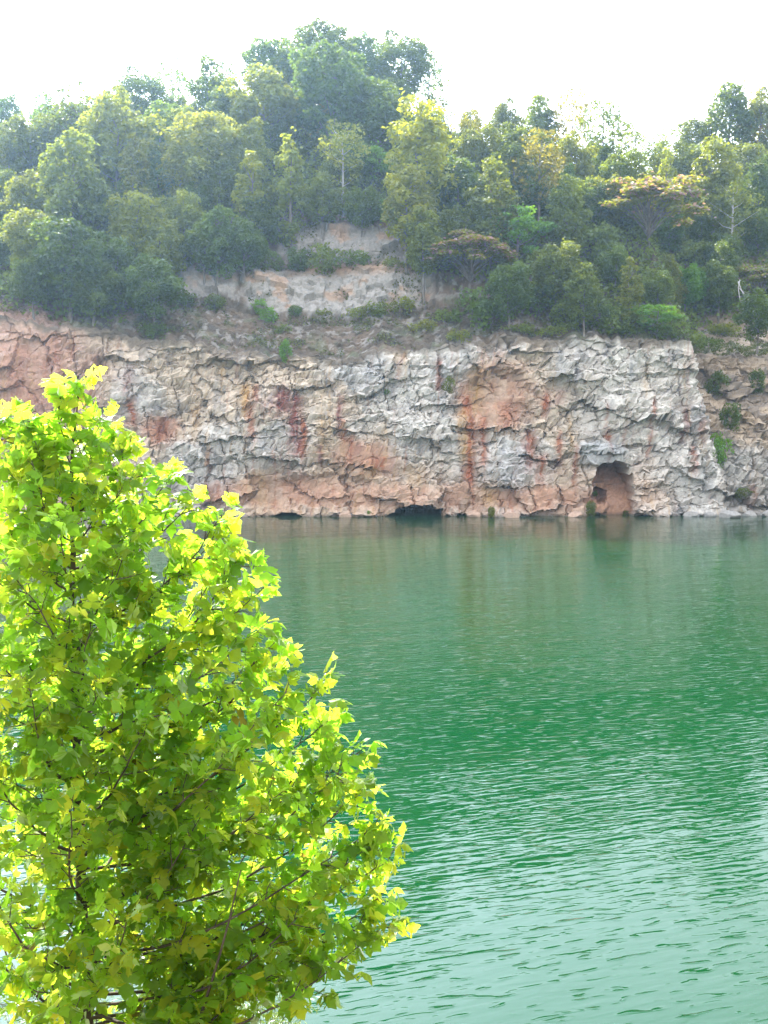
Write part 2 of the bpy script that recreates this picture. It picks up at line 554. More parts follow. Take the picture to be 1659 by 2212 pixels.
# large forms seen in the face
disp -= 1.5 * blob(1085, 865, 75, 60, 0.3)          # hollow of red clay
disp += 1.1 * blob(985, 775, 42, 40, 0.3)           # bulging blocks at the rim
disp += 0.8 * blob(1100, 1010, 45, 55, 0.5)         # grey boulder knob
disp += 0.8 * blob(1260, 800, 60, 40, 0.3)
disp += 0.9 * blob(1300, 980, 62, 24, 0.25)         # lintel over the arch
disp += 0.7 * sstep(1.3, 0.2, Z + 0.8 * (fbm(X * 0.5, X * 0 + 2.0, 76) - 0.5))          # foot ledge
disp -= 1.0 * blob(700, 1045, 90, 18, 0.4)
disp += 0.8 * blob(560, 930, 60, 90, 0.4)
disp += 0.7 * blob(450, 1000, 70, 80, 0.4)
env = sstep(0.0, 0.05, vf)[:, None] * (1 - 0.75 * sstep(0.93, 1.0, vf)[:, None])
env = env * np.where(np.abs(X) > 50, 0.6, 1.0)
disp = disp * env
# openings
ax = (DX - 1324) / 45.0; ay = (DY - 1082) / 86.0
arch_d = np.maximum(np.abs(ax) ** 3.6 + np.where(ay < 0, np.abs(ay), 0) ** 3.0, 0) ** (1 / 3.2) + 0.10 * (fbm(DX / 13, DY / 13, 61) - 0.5)
arch = 1 - sstep(0.94, 1.0, arch_d)
inner = 0.25 * (fbm(X * 0.9, Z * 0.9, 63) - 0.5) + 0.12 * (fbm(X * 3, Z * 3, 64) - 0.5)
disp = disp * (1 - arch) + arch * (-2.0 - 4.2 * sstep(1100, 1000, DY) + inner * 3.5)
hole = 1 - sstep(0.8, 1.0, np.sqrt(((DX - 1303) / 15) ** 2 + ((DY - 1072) / 20) ** 2) + 0.5 * (fbm(DX / 7, DY / 7, 66) - 0.5))
disp = disp - 2.5 * hole
shelf = blob(1292, 1098, 26, 14, 0.3) * arch
disp = disp + 1.5 * shelf


def low_cave(cx, hw, top, depth, seed):
    prof = top + (1122 - top) * np.clip(np.abs((DX - cx) / hw), 0, 1) ** 2.2 + 7 * (fbm(DX / 16, DX * 0 + seed, seed) - 0.5)
    return depth * sstep(0, 4, DY - prof) * (np.abs(DX - cx) < hw)


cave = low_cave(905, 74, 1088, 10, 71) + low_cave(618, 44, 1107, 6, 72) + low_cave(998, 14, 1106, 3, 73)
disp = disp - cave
P_face = np.stack([X + 0.12 * (fC + 0 * fD) * env, Yf - disp, Z + 0.22 * fC * env * (Z > 0.5)], -1)

# ---- rock colours (pigment, plus painted shade inside the low caves)
grey = np.array([0.44, 0.395, 0.35]); bluegrey = np.array([0.37, 0.35, 0.335]); white = np.array([0.55, 0.51, 0.46])
beige = np.array([0.46, 0.36, 0.265]); tan = np.array([0.46, 0.31, 0.21]); claycol = np.array([0.42, 0.245, 0.165])
rust = np.array([0.30, 0.105, 0.052]); darkred = np.array([0.20, 0.07, 0.055]); ochre = np.array([0.40, 0.25, 0.11]); darkgrey = np.array([0.20, 0.19, 0.19])


def mixc(c, col, m):
    return c * (1 - m[..., None]) + col * m[..., None]


cellv = np.clip(fB * 0.25 + fC * 0.3 + fD * 0.2 + 0.5, 0, 1)
C = np.broadcast_to(grey, P_face.shape).copy()
C = mixc(C, white, sstep(0.45, 0.75, fbm(X * 0.5, Z * 0.6, 12)) * 0.8)
C = mixc(C, bluegrey, sstep(0.5, 0.7, fbm(X * 0.22 + 5, Z * 0.25, 13)) * 0.75)
C = mixc(C, beige, np.clip(sstep(0.42, 0.60, fbm(X * 0.18, Z * 0.16 + 5, 14)) * 0.8, 0, 1) * (1 - 0.7 * sstep(1180, 1300, DX)))
C = C * (0.78 + 0.44 * cellv)[..., None]
C = mixc(C, white * 1.04, sstep(1180, 1320, DX) * sstep(0.38, 0.62, fbm(X * 0.8, Z * 0.9, 15)) * 0.55)
C = mixc(C, darkgrey, sstep(0.60, 0.72, fbm(X * 1.1, Z * 0.5, 16)) * 0.5)
# general warm band low on the face and at the red end
C = mixc(C, tan, 0.8 * sstep(960, 1080, DY + 60 * (fbm(X * 0.25, Z * 0.3, 17) - 0.5)) * sstep(430, 560, DX) * (1 - sstep(1380, 1480, DX)) * (0.55 + 0.45 * sstep(0.4, 0.6, fbm(X * 0.4, Z * 0.5, 27))))
C = mixc(C, claycol, np.clip(clay * 0.95, 0, 1) * (0.6 + 0.4 * sstep(0.35, 0.55, fbm(X * 0.9, Z * 0.9, 18))))
redend = (1 - sstep(130, 330, DX + 90 * (fbm(X * 0.15, Z * 0.15, 28) - 0.5)))
C = mixc(C, np.array([0.42, 0.265, 0.20]), 0.85 * redend * (0.55 + 0.45 * sstep(0.4, 0.6, fbm(X * 0.5, Z * 0.4, 19))))


def streaks(cx, y0, y1, w, col, amt, seed):
    """vertical run-off stain between y0 and y1"""
    wob = 16 * (fbm(DY / 45.0, DX * 0 + seed, seed) - 0.5)
    m = np.exp(-(((DX - cx + wob) / w) ** 2)) * sstep(y0 - 10, y0 + 14, DY) * (1 - sstep(y1 - 25, y1 + 12, DY))
    m = m * (0.55 + 0.45 * sstep(0.38, 0.6, fbm(DX / 6.0, DY / 40.0, seed + 3)))
    return mixc(C, col, np.clip(m * amt * 1.25, 0, 1))


for (cx, y0, y1, w, col, amt) in [
    (535, 825, 900, 16, ochre, .9), (548, 830, 960, 9, rust, .6), (608, 835, 900, 22, darkred, .85), (640, 850, 990, 15, darkred, .95), (655, 900, 1000, 7, rust, .9),
    (733, 850, 950, 8, darkred, .8), (738, 900, 970, 6, rust, .8), (760, 940, 1010, 9, rust, .7), (775, 950, 990, 7, darkred, .7), (830, 985, 1030, 30, rust, .8), (800, 1000, 1035, 18, ochre, .7),
    (690, 960, 1010, 6, darkred, .7), (700, 905, 990, 12, ochre, .5), (1030, 790, 900, 16, ochre, .8), (1012, 850, 1060, 13, rust, .95), (1000, 880, 1000, 10, ochre, .8),
    (1045, 900, 1010, 9, rust, .7), (1100, 860, 930, 22, rust, .55), (1180, 840, 900, 9, rust, .85), (1205, 840, 880, 12, darkred, .6), (1140, 930, 1020, 15, rust, .8),
    (1165, 980, 1060, 12, rust, .75), (1210, 930, 1010, 7, rust, .7), (1245, 960, 1060, 5, rust, .8), (1232, 900, 980, 5, ochre, .7), (1316, 930, 1002, 6, rust, .95), (1310, 870, 935, 4, rust, .6),
    (1410, 860, 990, 5, rust, .6), (1478, 880, 960, 5, darkred, .7), (1520, 905, 960, 9, rust, .6), (1500, 960, 1030, 6, rust, .7), (275, 780, 860, 10, darkred, .5), (285, 860, 930, 12, rust, .8),
    (348, 900, 960, 20, rust, .7), (120, 720, 900, 30, rust, .45), (40, 740, 900, 40, rust, .4), (200, 760, 880, 18, rust, .5), (1620, 1050, 1110, 7, rust, .8), (560, 1010, 1100, 30, ochre, .45),
    (420, 880, 960, 9, ochre, .6), (480, 760, 830, 7, ochre, .5), (865, 760, 830, 6, rust, .5), (950, 770, 850, 6, rust, .55), (900, 1000, 1060, 25, ochre, .5), (1060, 1040, 1100, 16, ochre, .6), (470, 1040, 1090, 24, rust, .5),
]:
    C = streaks(cx, y0, y1, w, col, amt, int(cx) % 97)
# many faint run-off lines
sm = sstep(0.62, 0.78, fbm(X * 2.6, Z * 0.16, 44)) * sstep(0.42, 0.62, fbm(X * 0.2, Z * 0.2, 45))
C = mixc(C, rust, sm * 0.42)
sm2 = sstep(0.66, 0.8, fbm(X * 3.1 + 40, Z * 0.13, 46))
C = mixc(C, ochre, sm2 * 0.4)
C = mixc(C, np.array([0.40, 0.215, 0.135]) * (0.8 + 0.4 * fbm(X * 1.1, Z * 1.1, 67))[..., None], np.clip(arch, 0, 1) * 0.92)
C = mixc(C, np.array([0.16, 0.13, 0.11]), np.clip(cave / 4, 0, 1))  # low caves: interior shade put into the rock colour, deeper is darker
C = mixc(C, np.array([0.33, 0.33, 0.33]), blob(1300, 975, 55, 26, 0.25) * 0.7)
C = mixc(C, np.array([0.36, 0.37, 0.385]), blob(1105, 1010, 42, 50, 0.6) * 0.5)
gully = sstep(0.2, 1.0, X - (38.6 - (np.clip(Z, 0, 20) / 19.0) * 3.4)) * sstep(6.0, 9.5, Z + 3 * (fbm(X * 0.4, Z * 0.4, 68) - 0.5))
C = C * (1 - 0.38 * sstep(37.5, 39.5, X) * sstep(0.3, 0.6, fbm(X * 0.35, Z * 0.3, 64)))[..., None] * np.where(X > 38.5, 0.88, 1.0)[..., None]
gcol = np.array([0.20, 0.15, 0.11]) + np.array([0.18, 0.13, 0.08]) * sstep(0.45, 0.6, fbm(X * 0.35, Z * 0.8 + X * 0.3, 69))[..., None]
C = C * (1 - 0.85 * gully[..., None]) + gcol * 0.85 * gully[..., None]
rimsoil = sstep(0.0, 0.9, Z - (ZR[None, :] - 0.25 - 3.2 * np.clip(fbm(X * 0.22, X * 0 + 4.4, 62) - 0.36, 0, 1) - 0.5 * fbm(X * 1.5, Z * 1.5, 65)))
C = mixc(C, np.array([0.15, 0.115, 0.085]), rimsoil * 0.85)
wet = sstep(0.45, 0.0, Z) * 0.5
C = C * (1 - wet)[..., None]
C_face = np.clip(C, 0.02, 0.8)

# ---- slope above the rim
Ry = rim_y(xs)
XS = np.repeat(xs[None, :], NS, 0)
YS = Ry[None, :] + sf[:, None]
ZS = ground_z(XS.ravel(), YS.ravel()).reshape(XS.shape)
SX, SY = to_survey(XS, YS, ZS)


def outcrop_mask(pts, soft=10):
    px = [p[0] for p in pts]; lo = [p[1] for p in pts]; hi = [p[2] for p in pts]
    jit = 34 * (fbm(SX / 26.0, SY / 26.0, 131) - 0.5)
    a = np.interp(SX, px, lo); b = np.interp(SX, px, hi)
    inx = sstep(px[0], px[0] + 20, SX) * (1 - sstep(px[-1] - 20, px[-1], SX))
    return sstep(-soft, soft, SY + jit - a) * (1 - sstep(-soft, soft, SY + jit - b)) * inx


oc = np.clip(outcrop_mask([(375, 540, 630), (440, 530, 640), (520, 560, 640)]) + outcrop_mask([(520, 585, 660), (620, 572, 678), (760, 580, 694), (850, 570, 675), (945, 565, 655)])
             + outcrop_mask([(590, 490, 545), (680, 480, 560), (800, 485, 565), (900, 505, 560)]) + 0.6 * outcrop_mask([(240, 640, 690), (300, 640, 690), (360, 650, 680)])
             + 0.75 * outcrop_mask([(1500, 690, 760), (1560, 740, 800), (1660, 700, 830)]), 0, 1)
gA, _ = facets(XS + YS * 0.4, ZS, 2.2, 1.6, 500)
gB, eg = facets(XS + YS * 0.3, ZS * 1.3, 0.9, 0.6, 600)
gC, _ = facets(XS, YS, 0.8, 0.5, 700)
dS = oc * (0.42 * gA + 0.14 * gB) + (1 - oc) * (0.10 * gC + 1.3 * (fbm(XS * 0.4, YS * 0.5, 83) - 0.5) + 0.45 * (fbm(XS * 2.1, YS * 2.1, 84) - 0.5))
strata = ((ZS * 0.9 + 0.7 * fbm(XS * 0.25, YS * 0.25, 87)) % 1.0 - 0.5) * sstep(0.45, 0.6, fbm(XS * 0.1 + 3, YS * 0.15, 88)) * 0.35
dS = (dS + strata) * sstep(0, 0.8, sf)[:, None] * (1 - sstep(S_END - 3, S_END, sf))[:, None]
# displace up and out
P_slope = np.stack([XS, YS - dS * 0.7, ZS + dS * 0.7], -1)
soil = np.array([0.090, 0.067, 0.048]); soil2 = np.array([0.125, 0.089, 0.063]); soil3 = np.array([0.062, 0.050, 0.037])
pale = np.array([0.29, 0.262, 0.235])
CS = np.broadcast_to(soil, P_slope.shape).copy()
CS = mixc(CS, soil2, sstep(0.42, 0.62, fbm(XS * 0.25, YS * 0.5, 141)))
CS = mixc(CS, soil3, sstep(0.5, 0.7, fbm(XS * 0.6, YS * 0.9, 142)) * 0.8)
CS = mixc(CS, pale, sstep(0.6, 0.68, fbm(XS * 1.3, YS * 1.6, 143)) * 0.55)
CS = mixc(CS, np.array([0.10, 0.12, 0.06]), sstep(0.56, 0.72, fbm(XS * 0.5 + 30, YS * 0.7, 144)) * 0.45)
CS = mixc(CS, pale * (0.92 + 0.16 * fbm(XS * 0.7, ZS * 0.7, 145))[..., None], oc * 0.9)
CS = mixc(CS, np.array([0.36, 0.21, 0.12]), oc * sstep(0.58, 0.7, fbm(XS * 0.4, ZS * 0.5 + 8, 146)) * 0.6)
CS = mixc(CS, np.array([0.40, 0.24, 0.18]), (1 - sstep(60, 190, SX)) * sstep(630, 690, SY) * 0.8)
CS = mixc(CS, np.array([0.36, 0.27, 0.18]), sstep(1500, 1560, SX) * 0.6)
CS = mixc(CS, np.array([0.36, 0.22, 0.13]), np.exp(-((SY - (470 + 8 * np.sin(SX / 40))) / 10) ** 2) * sstep(620, 680, SX) * (1 - sstep(860, 900, SX)) * 0.7)
CS = mixc(CS, np.array([0.38, 0.22, 0.12]), np.exp(-((SY - 580) / 10) ** 2) * sstep(600, 640, SX) * (1 - sstep(880, 920, SX)) * 0.7)
C_slope = np.clip(CS, 0.02, 0.8)


def grid_faces(nr, nc):
    i = np.arange(nr - 1)[:, None] * nc + np.arange(nc - 1)[None, :]
    i = i.ravel()
    return np.stack([i, i + 1, i + nc + 1, i + nc], -1)


me = mesh_np("cliff", P_face.reshape(-1, 3), grid_faces(NF, NX), C_face.reshape(-1, 3))
cliff = obj("cliff", me, M_ROCK)
tag(cliff, "fractured grey limestone quarry cliff stained rust and clay above the green water", "cliff", kind='structure')

# the slope starts on the top row of the face
P2 = np.concatenate([P_face[-1:], P_slope], 0)
C2 = np.concatenate([C_face[-1:], C_slope], 0)
me = mesh_np("slope", P2.reshape(-1, 3), grid_faces(NS + 1, NX), C2.reshape(-1, 3))
slope = obj("slope", me, M_ROCK)
tag(slope, "bare brown soil slope with pale outcrops above the quarry cliff", "slope", kind='structure')

# ---- wooded hill behind, coarse
xh = np.linspace(-230, 230, 231)
sh = np.concatenate([[S_END], np.linspace(S_END + 1.0, 190, 110)])
XH = np.repeat(xh[None, :], len(sh), 0); YH = rim_y(xh)[None, :] + sh[:, None]
ZH = ground_z(XH.ravel(), YH.ravel()).reshape(XH.shape)
hc = np.array([0.075, 0.065, 0.04]); hc2 = np.array([0.045, 0.06, 0.025])
CH = mixc(np.broadcast_to(hc, XH.shape + (3,)).copy(), hc2, fbm(XH * 0.2, YH * 0.2, 151))
ZH[0] -= 0.15
me = mesh_np("hill", np.stack([XH, YH, ZH], -1).reshape(-1, 3), grid_faces(len(sh), len(xh)), CH.reshape(-1, 3), smooth=True)
hill = obj("hill", me, M_ROCK)
tag(hill, "steep wooded hill rising behind the quarry cliff", "hill", kind='structure')

# ------------------------------------------------------------------ ground sheet (near bank, lake bed, sides) and water
gx = np.concatenate([np.linspace(-240, -30, 40), np.linspace(-29, 29, 88), np.linspace(30, 240, 40)])
gy = np.concatenate([np.linspace(-120, -4, 30), np.linspace(-3.5, 30, 90), np.linspace(31, 330, 90)])


def bank_z(x, y):
    b = np.interp(y, [-120, -10, 1.6, 4.0, 8.0, 12.0, 13.5, 17, 24], [13, 9.2, 8.4, 6.0, 2.7, 0.7, -0.4, -2.5, -5])
    side = sstep(95, 135, np.abs(x)) * 26 - 5
    b = np.maximum(b, np.where(y > 13, side, b))
    return b + (fbm(x * 0.5, y * 0.5, 161) - 0.5) * 0.5 * (y < 13)


GX, GY = np.meshgrid(gx, gy)
GZ = bank_z(GX, GY)
ground = obj("ground", mesh_np("ground", np.stack([GX, GY, GZ], -1).reshape(-1, 3), grid_faces(len(gy), len(gx)), smooth=True), M_SOIL)
tag(ground, "grassy earth bank and lake bed around the quarry", "ground", kind='structure')
wv = np.array([(-130, 10, 0), (130, 10, 0), (130, 140, 0), (-130, 140, 0)], float)
water = obj("water", mesh_np("water", wv, np.array([[0, 1, 2, 3]])), M_WATER)
tag(water, "emerald green rippled quarry lake", "lake", kind='structure')

# ------------------------------------------------------------------ haze
hv = np.array([(x, y, z) for z in (-7, 98) for (x, y) in ((-245, -125), (245, -125), (245, 345), (-245, 345))], float)
hq = np.array([(0, 3, 2, 1), (4, 5, 6, 7), (0, 1, 5, 4), (1, 2, 6, 5), (2, 3, 7, 6), (3, 0, 4, 7)])
hm, hnt, hout = new_mat("summer_haze")
pv = N(hnt, "ShaderNodeVolumePrincipled")
pv.inputs['Color'].default_value = (0.50, 0.74, 1.0, 1)
pv.inputs['Density'].default_value = 0.00025
pv.inputs['Anisotropy'].default_value = 0.72
hnt.links.new(pv.outputs[0], hout.inputs['Volume'])
haze = obj("haze", mesh_np("haze", hv, hq), hm)
tag(haze, "bluish summer haze softening the wooded hill", "haze", kind='stuff')


# ------------------------------------------------------------------ forest trees
def leaf_quads(cent, nrm, size, rng, aspect=0.72):
    """diamond leaf clumps: centres, facing normals, sizes -> verts, quads"""
    n = len(cent)
    nrm = nrm / (np.linalg.norm(nrm, axis=1, keepdims=True) + 1e-9)
    r = rng.normal(size=(n, 3))
    a = np.cross(nrm, r); a /= np.linalg.norm(a, axis=1, keepdims=True) + 1e-9
    b = np.cross(nrm, a)
    s = size[:, None]
    droop = np.zeros((n, 3)); droop[:, 2] = -0.18
    p0 = cent - a * s; p1 = cent + b * s * aspect + nrm * s * 0.12
    p2 = cent + a * s + droop * s; p3 = cent - b * s * aspect + nrm * s * 0.12
    V = np.stack([p0, p1, p2, p3], 1).reshape(-1, 3)
    Q = np.arange(n * 4).reshape(n, 4)
    return V, Q


def lobe_leaves(lobes, per, size, rng, up=0.55, flat=1.0, shell=0.35):
    cs, ns, lid = [], [], []
    for i, (c, r) in enumerate(lobes):
        n = max(8, int(per * r * r))
        d = rng.normal(size=(n, 3)); d[:, 2] += up * 0.6
        d /= np.linalg.norm(d, axis=1, keepdims=True)
        rr = r * (1 - shell * rng.random(n) ** 1.5) * (0.85 + 0.3 * rng.random(n))
        p = d * rr[:, None]; p[:, 2] *= flat
        cs.append(c + p)
        nn = d * 0.5 + rng.normal(size=(n, 3)) * 0.55; nn[:, 2] += up
        ns.append(nn); lid.append(np.full(n, i))
    return np.concatenate(cs), np.concatenate(ns), np.concatenate(lid)


LEAF_A = np.array([0.106, 0.148, 0.031])


def make_crown(kind, seed):
    """returns crown mesh, trunk mesh, nominal (width, height)"""
    rng = np.random.default_rng(seed)
    lobes, limbs = [], []
    flat, per, size, up = 0.85, 165, (0.13, 0.25), 0.6
    extra = None
    if kind == 'round':
        W, H = 7.6, 9.6; zc, rx, rz, nl = 5.4, 3.0, 3.4, 32
    elif kind == 'oval':
        W, H = 6.0, 11.4; zc, rx, rz, nl = 6.3, 2.2, 4.3, 32
    elif kind == 'column':
        W, H = 4.2, 12.0; zc, rx, rz, nl = 5.9, 1.35, 5.2, 30
    elif kind == 'airy':
        W, H = 6.6, 12.0; zc, rx, rz, nl = 7.6, 2.9, 3.9, 26; per = 62
    elif kind == 'bush':
        W, H = 5.2, 4.2; zc, rx, rz, nl = 1.6, 2.1, 1.7, 24; per = 105
    elif kind == 'scrub':
        W, H = 5.6, 3.0; zc, rx, rz, nl = 0.9, 2.5, 1.3, 22; per = 85
    elif kind == 'layered':
        W, H = 7.0, 7.5; zc, rx, rz, nl = 4.6, 2.9, 2.3, 26; flat = 0.45; per = 120; up = 0.9
    elif kind == 'umbrella':
        W, H = 9.0, 7.0; zc, rx, rz, nl = 5.0, 3.9, 1.7, 54; flat = 0.36; per = 105; up = 1.1
    for i in range(nl):
        # spread along a golden spiral, jittered, larger lobes inside
        t = (i + 0.5) / nl
        ph = i * 2.39996 + rng.normal() * 0.35
        cz = 1 - 2 * t
        if kind == 'umbrella':
            rr = math.sqrt(t) * rx * (0.92 + 0.16 * rng.random())
            z = zc + rz * (0.55 - 1.25 * t * t) + rng.normal() * 0.6
            c = np.array([rr * math.cos(ph), rr * math.sin(ph), z]); r = 0.75 + 0.55 * rng.random()
        else:
            q = math.sqrt(max(0, 1 - cz * cz)) * (0.72 + 0.36 * rng.random())
            if kind in ('column', 'oval') and cz > 0: q *= 1 - 0.35 * cz
            shellr = 0.62 + 0.42 * rng.random()
            c = np.array([q * rx * math.cos(ph) * (0.8 + .4 * rng.random()), q * rx * math.sin(ph), cz * rz * shellr + zc + rng.normal() * 0.18])
            r = (0.58 + 0.62 * rng.random()) * (W / 7.6) ** 0.5 * (0.85 if kind == 'column' else 1.0)
            if kind == 'airy': r *= 0.85
            if kind in ('bush', 'scrub'): r *= 0.45 + 0.75 * rng.random(); c[:2] *= rng.uniform(0.6, 1.3); c[2] = 0.3 + abs(c[2] - 0.3)
        lobes.append((c, r)); limbs.append(c)
    if kind not in ('umbrella', 'layered', 'bush', 'scrub'):
        lobes.append((np.array([0, 0, zc]), min(rx, rz) * 0.9))
    cs, ns, lid = lobe_leaves(lobes, per, size, rng, up=up, flat=flat)
    # stray sprigs at the outline
    k = rng.integers(0, len(cs), int(len(cs) * 0.09))
    cs2 = cs[k] + rng.normal(size=(len(k), 3)) * 0.42
    cs = np.concatenate([cs, cs2]); ns = np.concatenate([ns, ns[k]]); lid = np.concatenate([lid, lid[k]])
    sz = size[0] + (size[1] - size[0]) * rng.random(len(cs)) ** 1.3
    V, Q = leaf_quads(cs, ns, sz, rng)
    lobevar = 0.78 + 0.44 * rng.random(len(lobes))
    col = LEAF_A * (lobevar[lid] * (0.86 + 0.28 * rng.random(len(cs))))[:, None]
    yel = rng.random(len(cs)) * 0.35
    col = col * (1 - yel[:, None]) + yel[:, None] * col * np.array([1.35, 1.12, 0.7])
    if kind == 'umbrella':
        # pink silky flower heads on the upper side
        topz = cs[:, 2] - (zc + rz * (0.55 - 1.25 * np.clip(np.hypot(cs[:, 0], cs[:, 1]) / rx, 0, 1.2) ** 2))
        fl = (rng.random(len(cs)) < 0.30) & (topz > -0.1)
        col[fl] = np.array([0.23, 0.155, 0.19]) * (0.7 + 0.6 * rng.random(fl.sum()))[:, None]
        col[~fl] = col[~fl] * np.array([1.15, 1.0, 0.9])
    me = mesh_np(kind + "_crown", V, Q, col, 'FACE')
    me.materials.append(M_LEAF_FAR)
    # trunk and limbs
    parts = []
    lean = rng.normal(size=2) * 0.25
    top = zc + (rz * 0.45 if kind not in ('umbrella',) else -0.2)
    path = [np.array([lean[0] * t * t + 0.12 * math.sin(5 * t + seed), lean[1] * t * t, -0.8 + (top + 0.8) * t]) for t in np.linspace(0, 1, 7)]
    r0 = 0.20 if kind not in ('bush', 'scrub') else 0.07
    parts.append(tube(path, np.linspace(r0, r0 * 0.25, 7), 6))
    for c in limbs[::2 if kind != 'umbrella' else 1]:
        zb = max(0.15 * H, min(c[2] - 0.5 * np.hypot(c[0], c[1]) - 0.3, top * 0.95))
        if kind == 'umbrella': zb = 1.2 + 2.4 * rng.random()
        t = np.clip((zb + 0.8) / (top + 0.8), 0, 1)
        b = np.array([lean[0] * t * t, lean[1] * t * t, zb])
        mid = (b + c) / 2 + np.array([0, 0, -0.15 if kind != 'umbrella' else 0.25]) + rng.normal(size=3) * 0.12
        parts.append(tube([b, mid, c], [r0 * 0.3, r0 * 0.17, r0 * 0.05], 5))
    tv, tq = join_parts(parts)
    tm = mesh_np(kind + "_trunk", tv, tq, smooth=True)
    return me, tm, W, H


VARS = {}
for kind, cnt in (('round', 4), ('oval', 4), ('column', 2), ('airy', 3), ('bush', 3), ('scrub', 4), ('layered', 2), ('umbrella', 2)):
    VARS[kind] = [make_crown(kind, 1000 + 37 * i + sum(map(ord, kind))) for i in range(cnt)]
TRUNK_MESH = {}


def trunk_mesh(kind, i, pale):
    key = (kind, i, pale)
    if key not in TRUNK_MESH:
        m = VARS[kind][i][1].copy()
        m.materials.append(M_BARK_PALE if pale else M_BARK)
        TRUNK_MESH[key] = m
    return TRUNK_MESH[key]


# tints relative to the leaf albedo
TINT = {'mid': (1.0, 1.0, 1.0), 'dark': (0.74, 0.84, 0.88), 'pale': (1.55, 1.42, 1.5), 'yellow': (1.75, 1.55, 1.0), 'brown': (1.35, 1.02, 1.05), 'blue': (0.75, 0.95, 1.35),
        'olive': (1.25, 1.12, 0.9), 'bright': (1.0, 1.55, 0.95), 'pink': (1.1, 1.1, 1.1), 'rust': (1.6, 0.9, 0.9), 'greygreen': (1.25, 1.3, 1.9)}
COUNT = [0]


def plant_tree(name, dx, dy, w, kind, tint, label, cat='tree', group=None, h=None, Ymin=124.5, Ymax=182.0, pale=False, Yfix=None):
    """dx, dy = top of the crown on the survey drawing, w = crown width there; stands where the hillside meets that line of sight"""
    COUNT[0] += 1
    if cat == 'tree': w *= 1.16
    i = COUNT[0] % len(VARS[kind])
    cm, _, W, H = VARS[kind][i]
    Ys = np.array([Yfix]) if Yfix else np.arange(Ymin, Ymax, 0.5)
    p1 = at(dx, dy, 1.0)
    tx, tz = p1[0] * Ys, CAM_Z + (p1[2] - CAM_Z) * Ys
    gs = ground_z(tx, Ys)
    hs = (h * K / F * Ys) if h else w * K / F * Ys / W * H
    b = int(np.argmin(np.abs(gs + hs - tz)))
    Y, g, top = float(Ys[b]), float(gs[b]), (float(tx[b]), float(Ys[b]), float(tz[b]))
    s = w * K / F * Y / W
    sz = np.clip((top[2] - g) / H, s * 0.55, s * 2.2)
    o = empty(name, (top[0], Y, top[2] - sz * H * 1.0), random.uniform(0, 6.28))
    o.scale = (s, s * random.uniform(0.9, 1.1), sz)
    tag(o, label, cat, group)
    c = obj("crown", cm, None, o)
    j = 0.9 + 0.2 * random.random()
    tcol = TINT[tint]
    c.color = (tcol[0] * j * random.uniform(.94, 1.06), tcol[1] * j, tcol[2] * j * random.uniform(.92, 1.08), 1)
    obj("trunk", trunk_mesh(kind, i, pale), None, o)
    return o


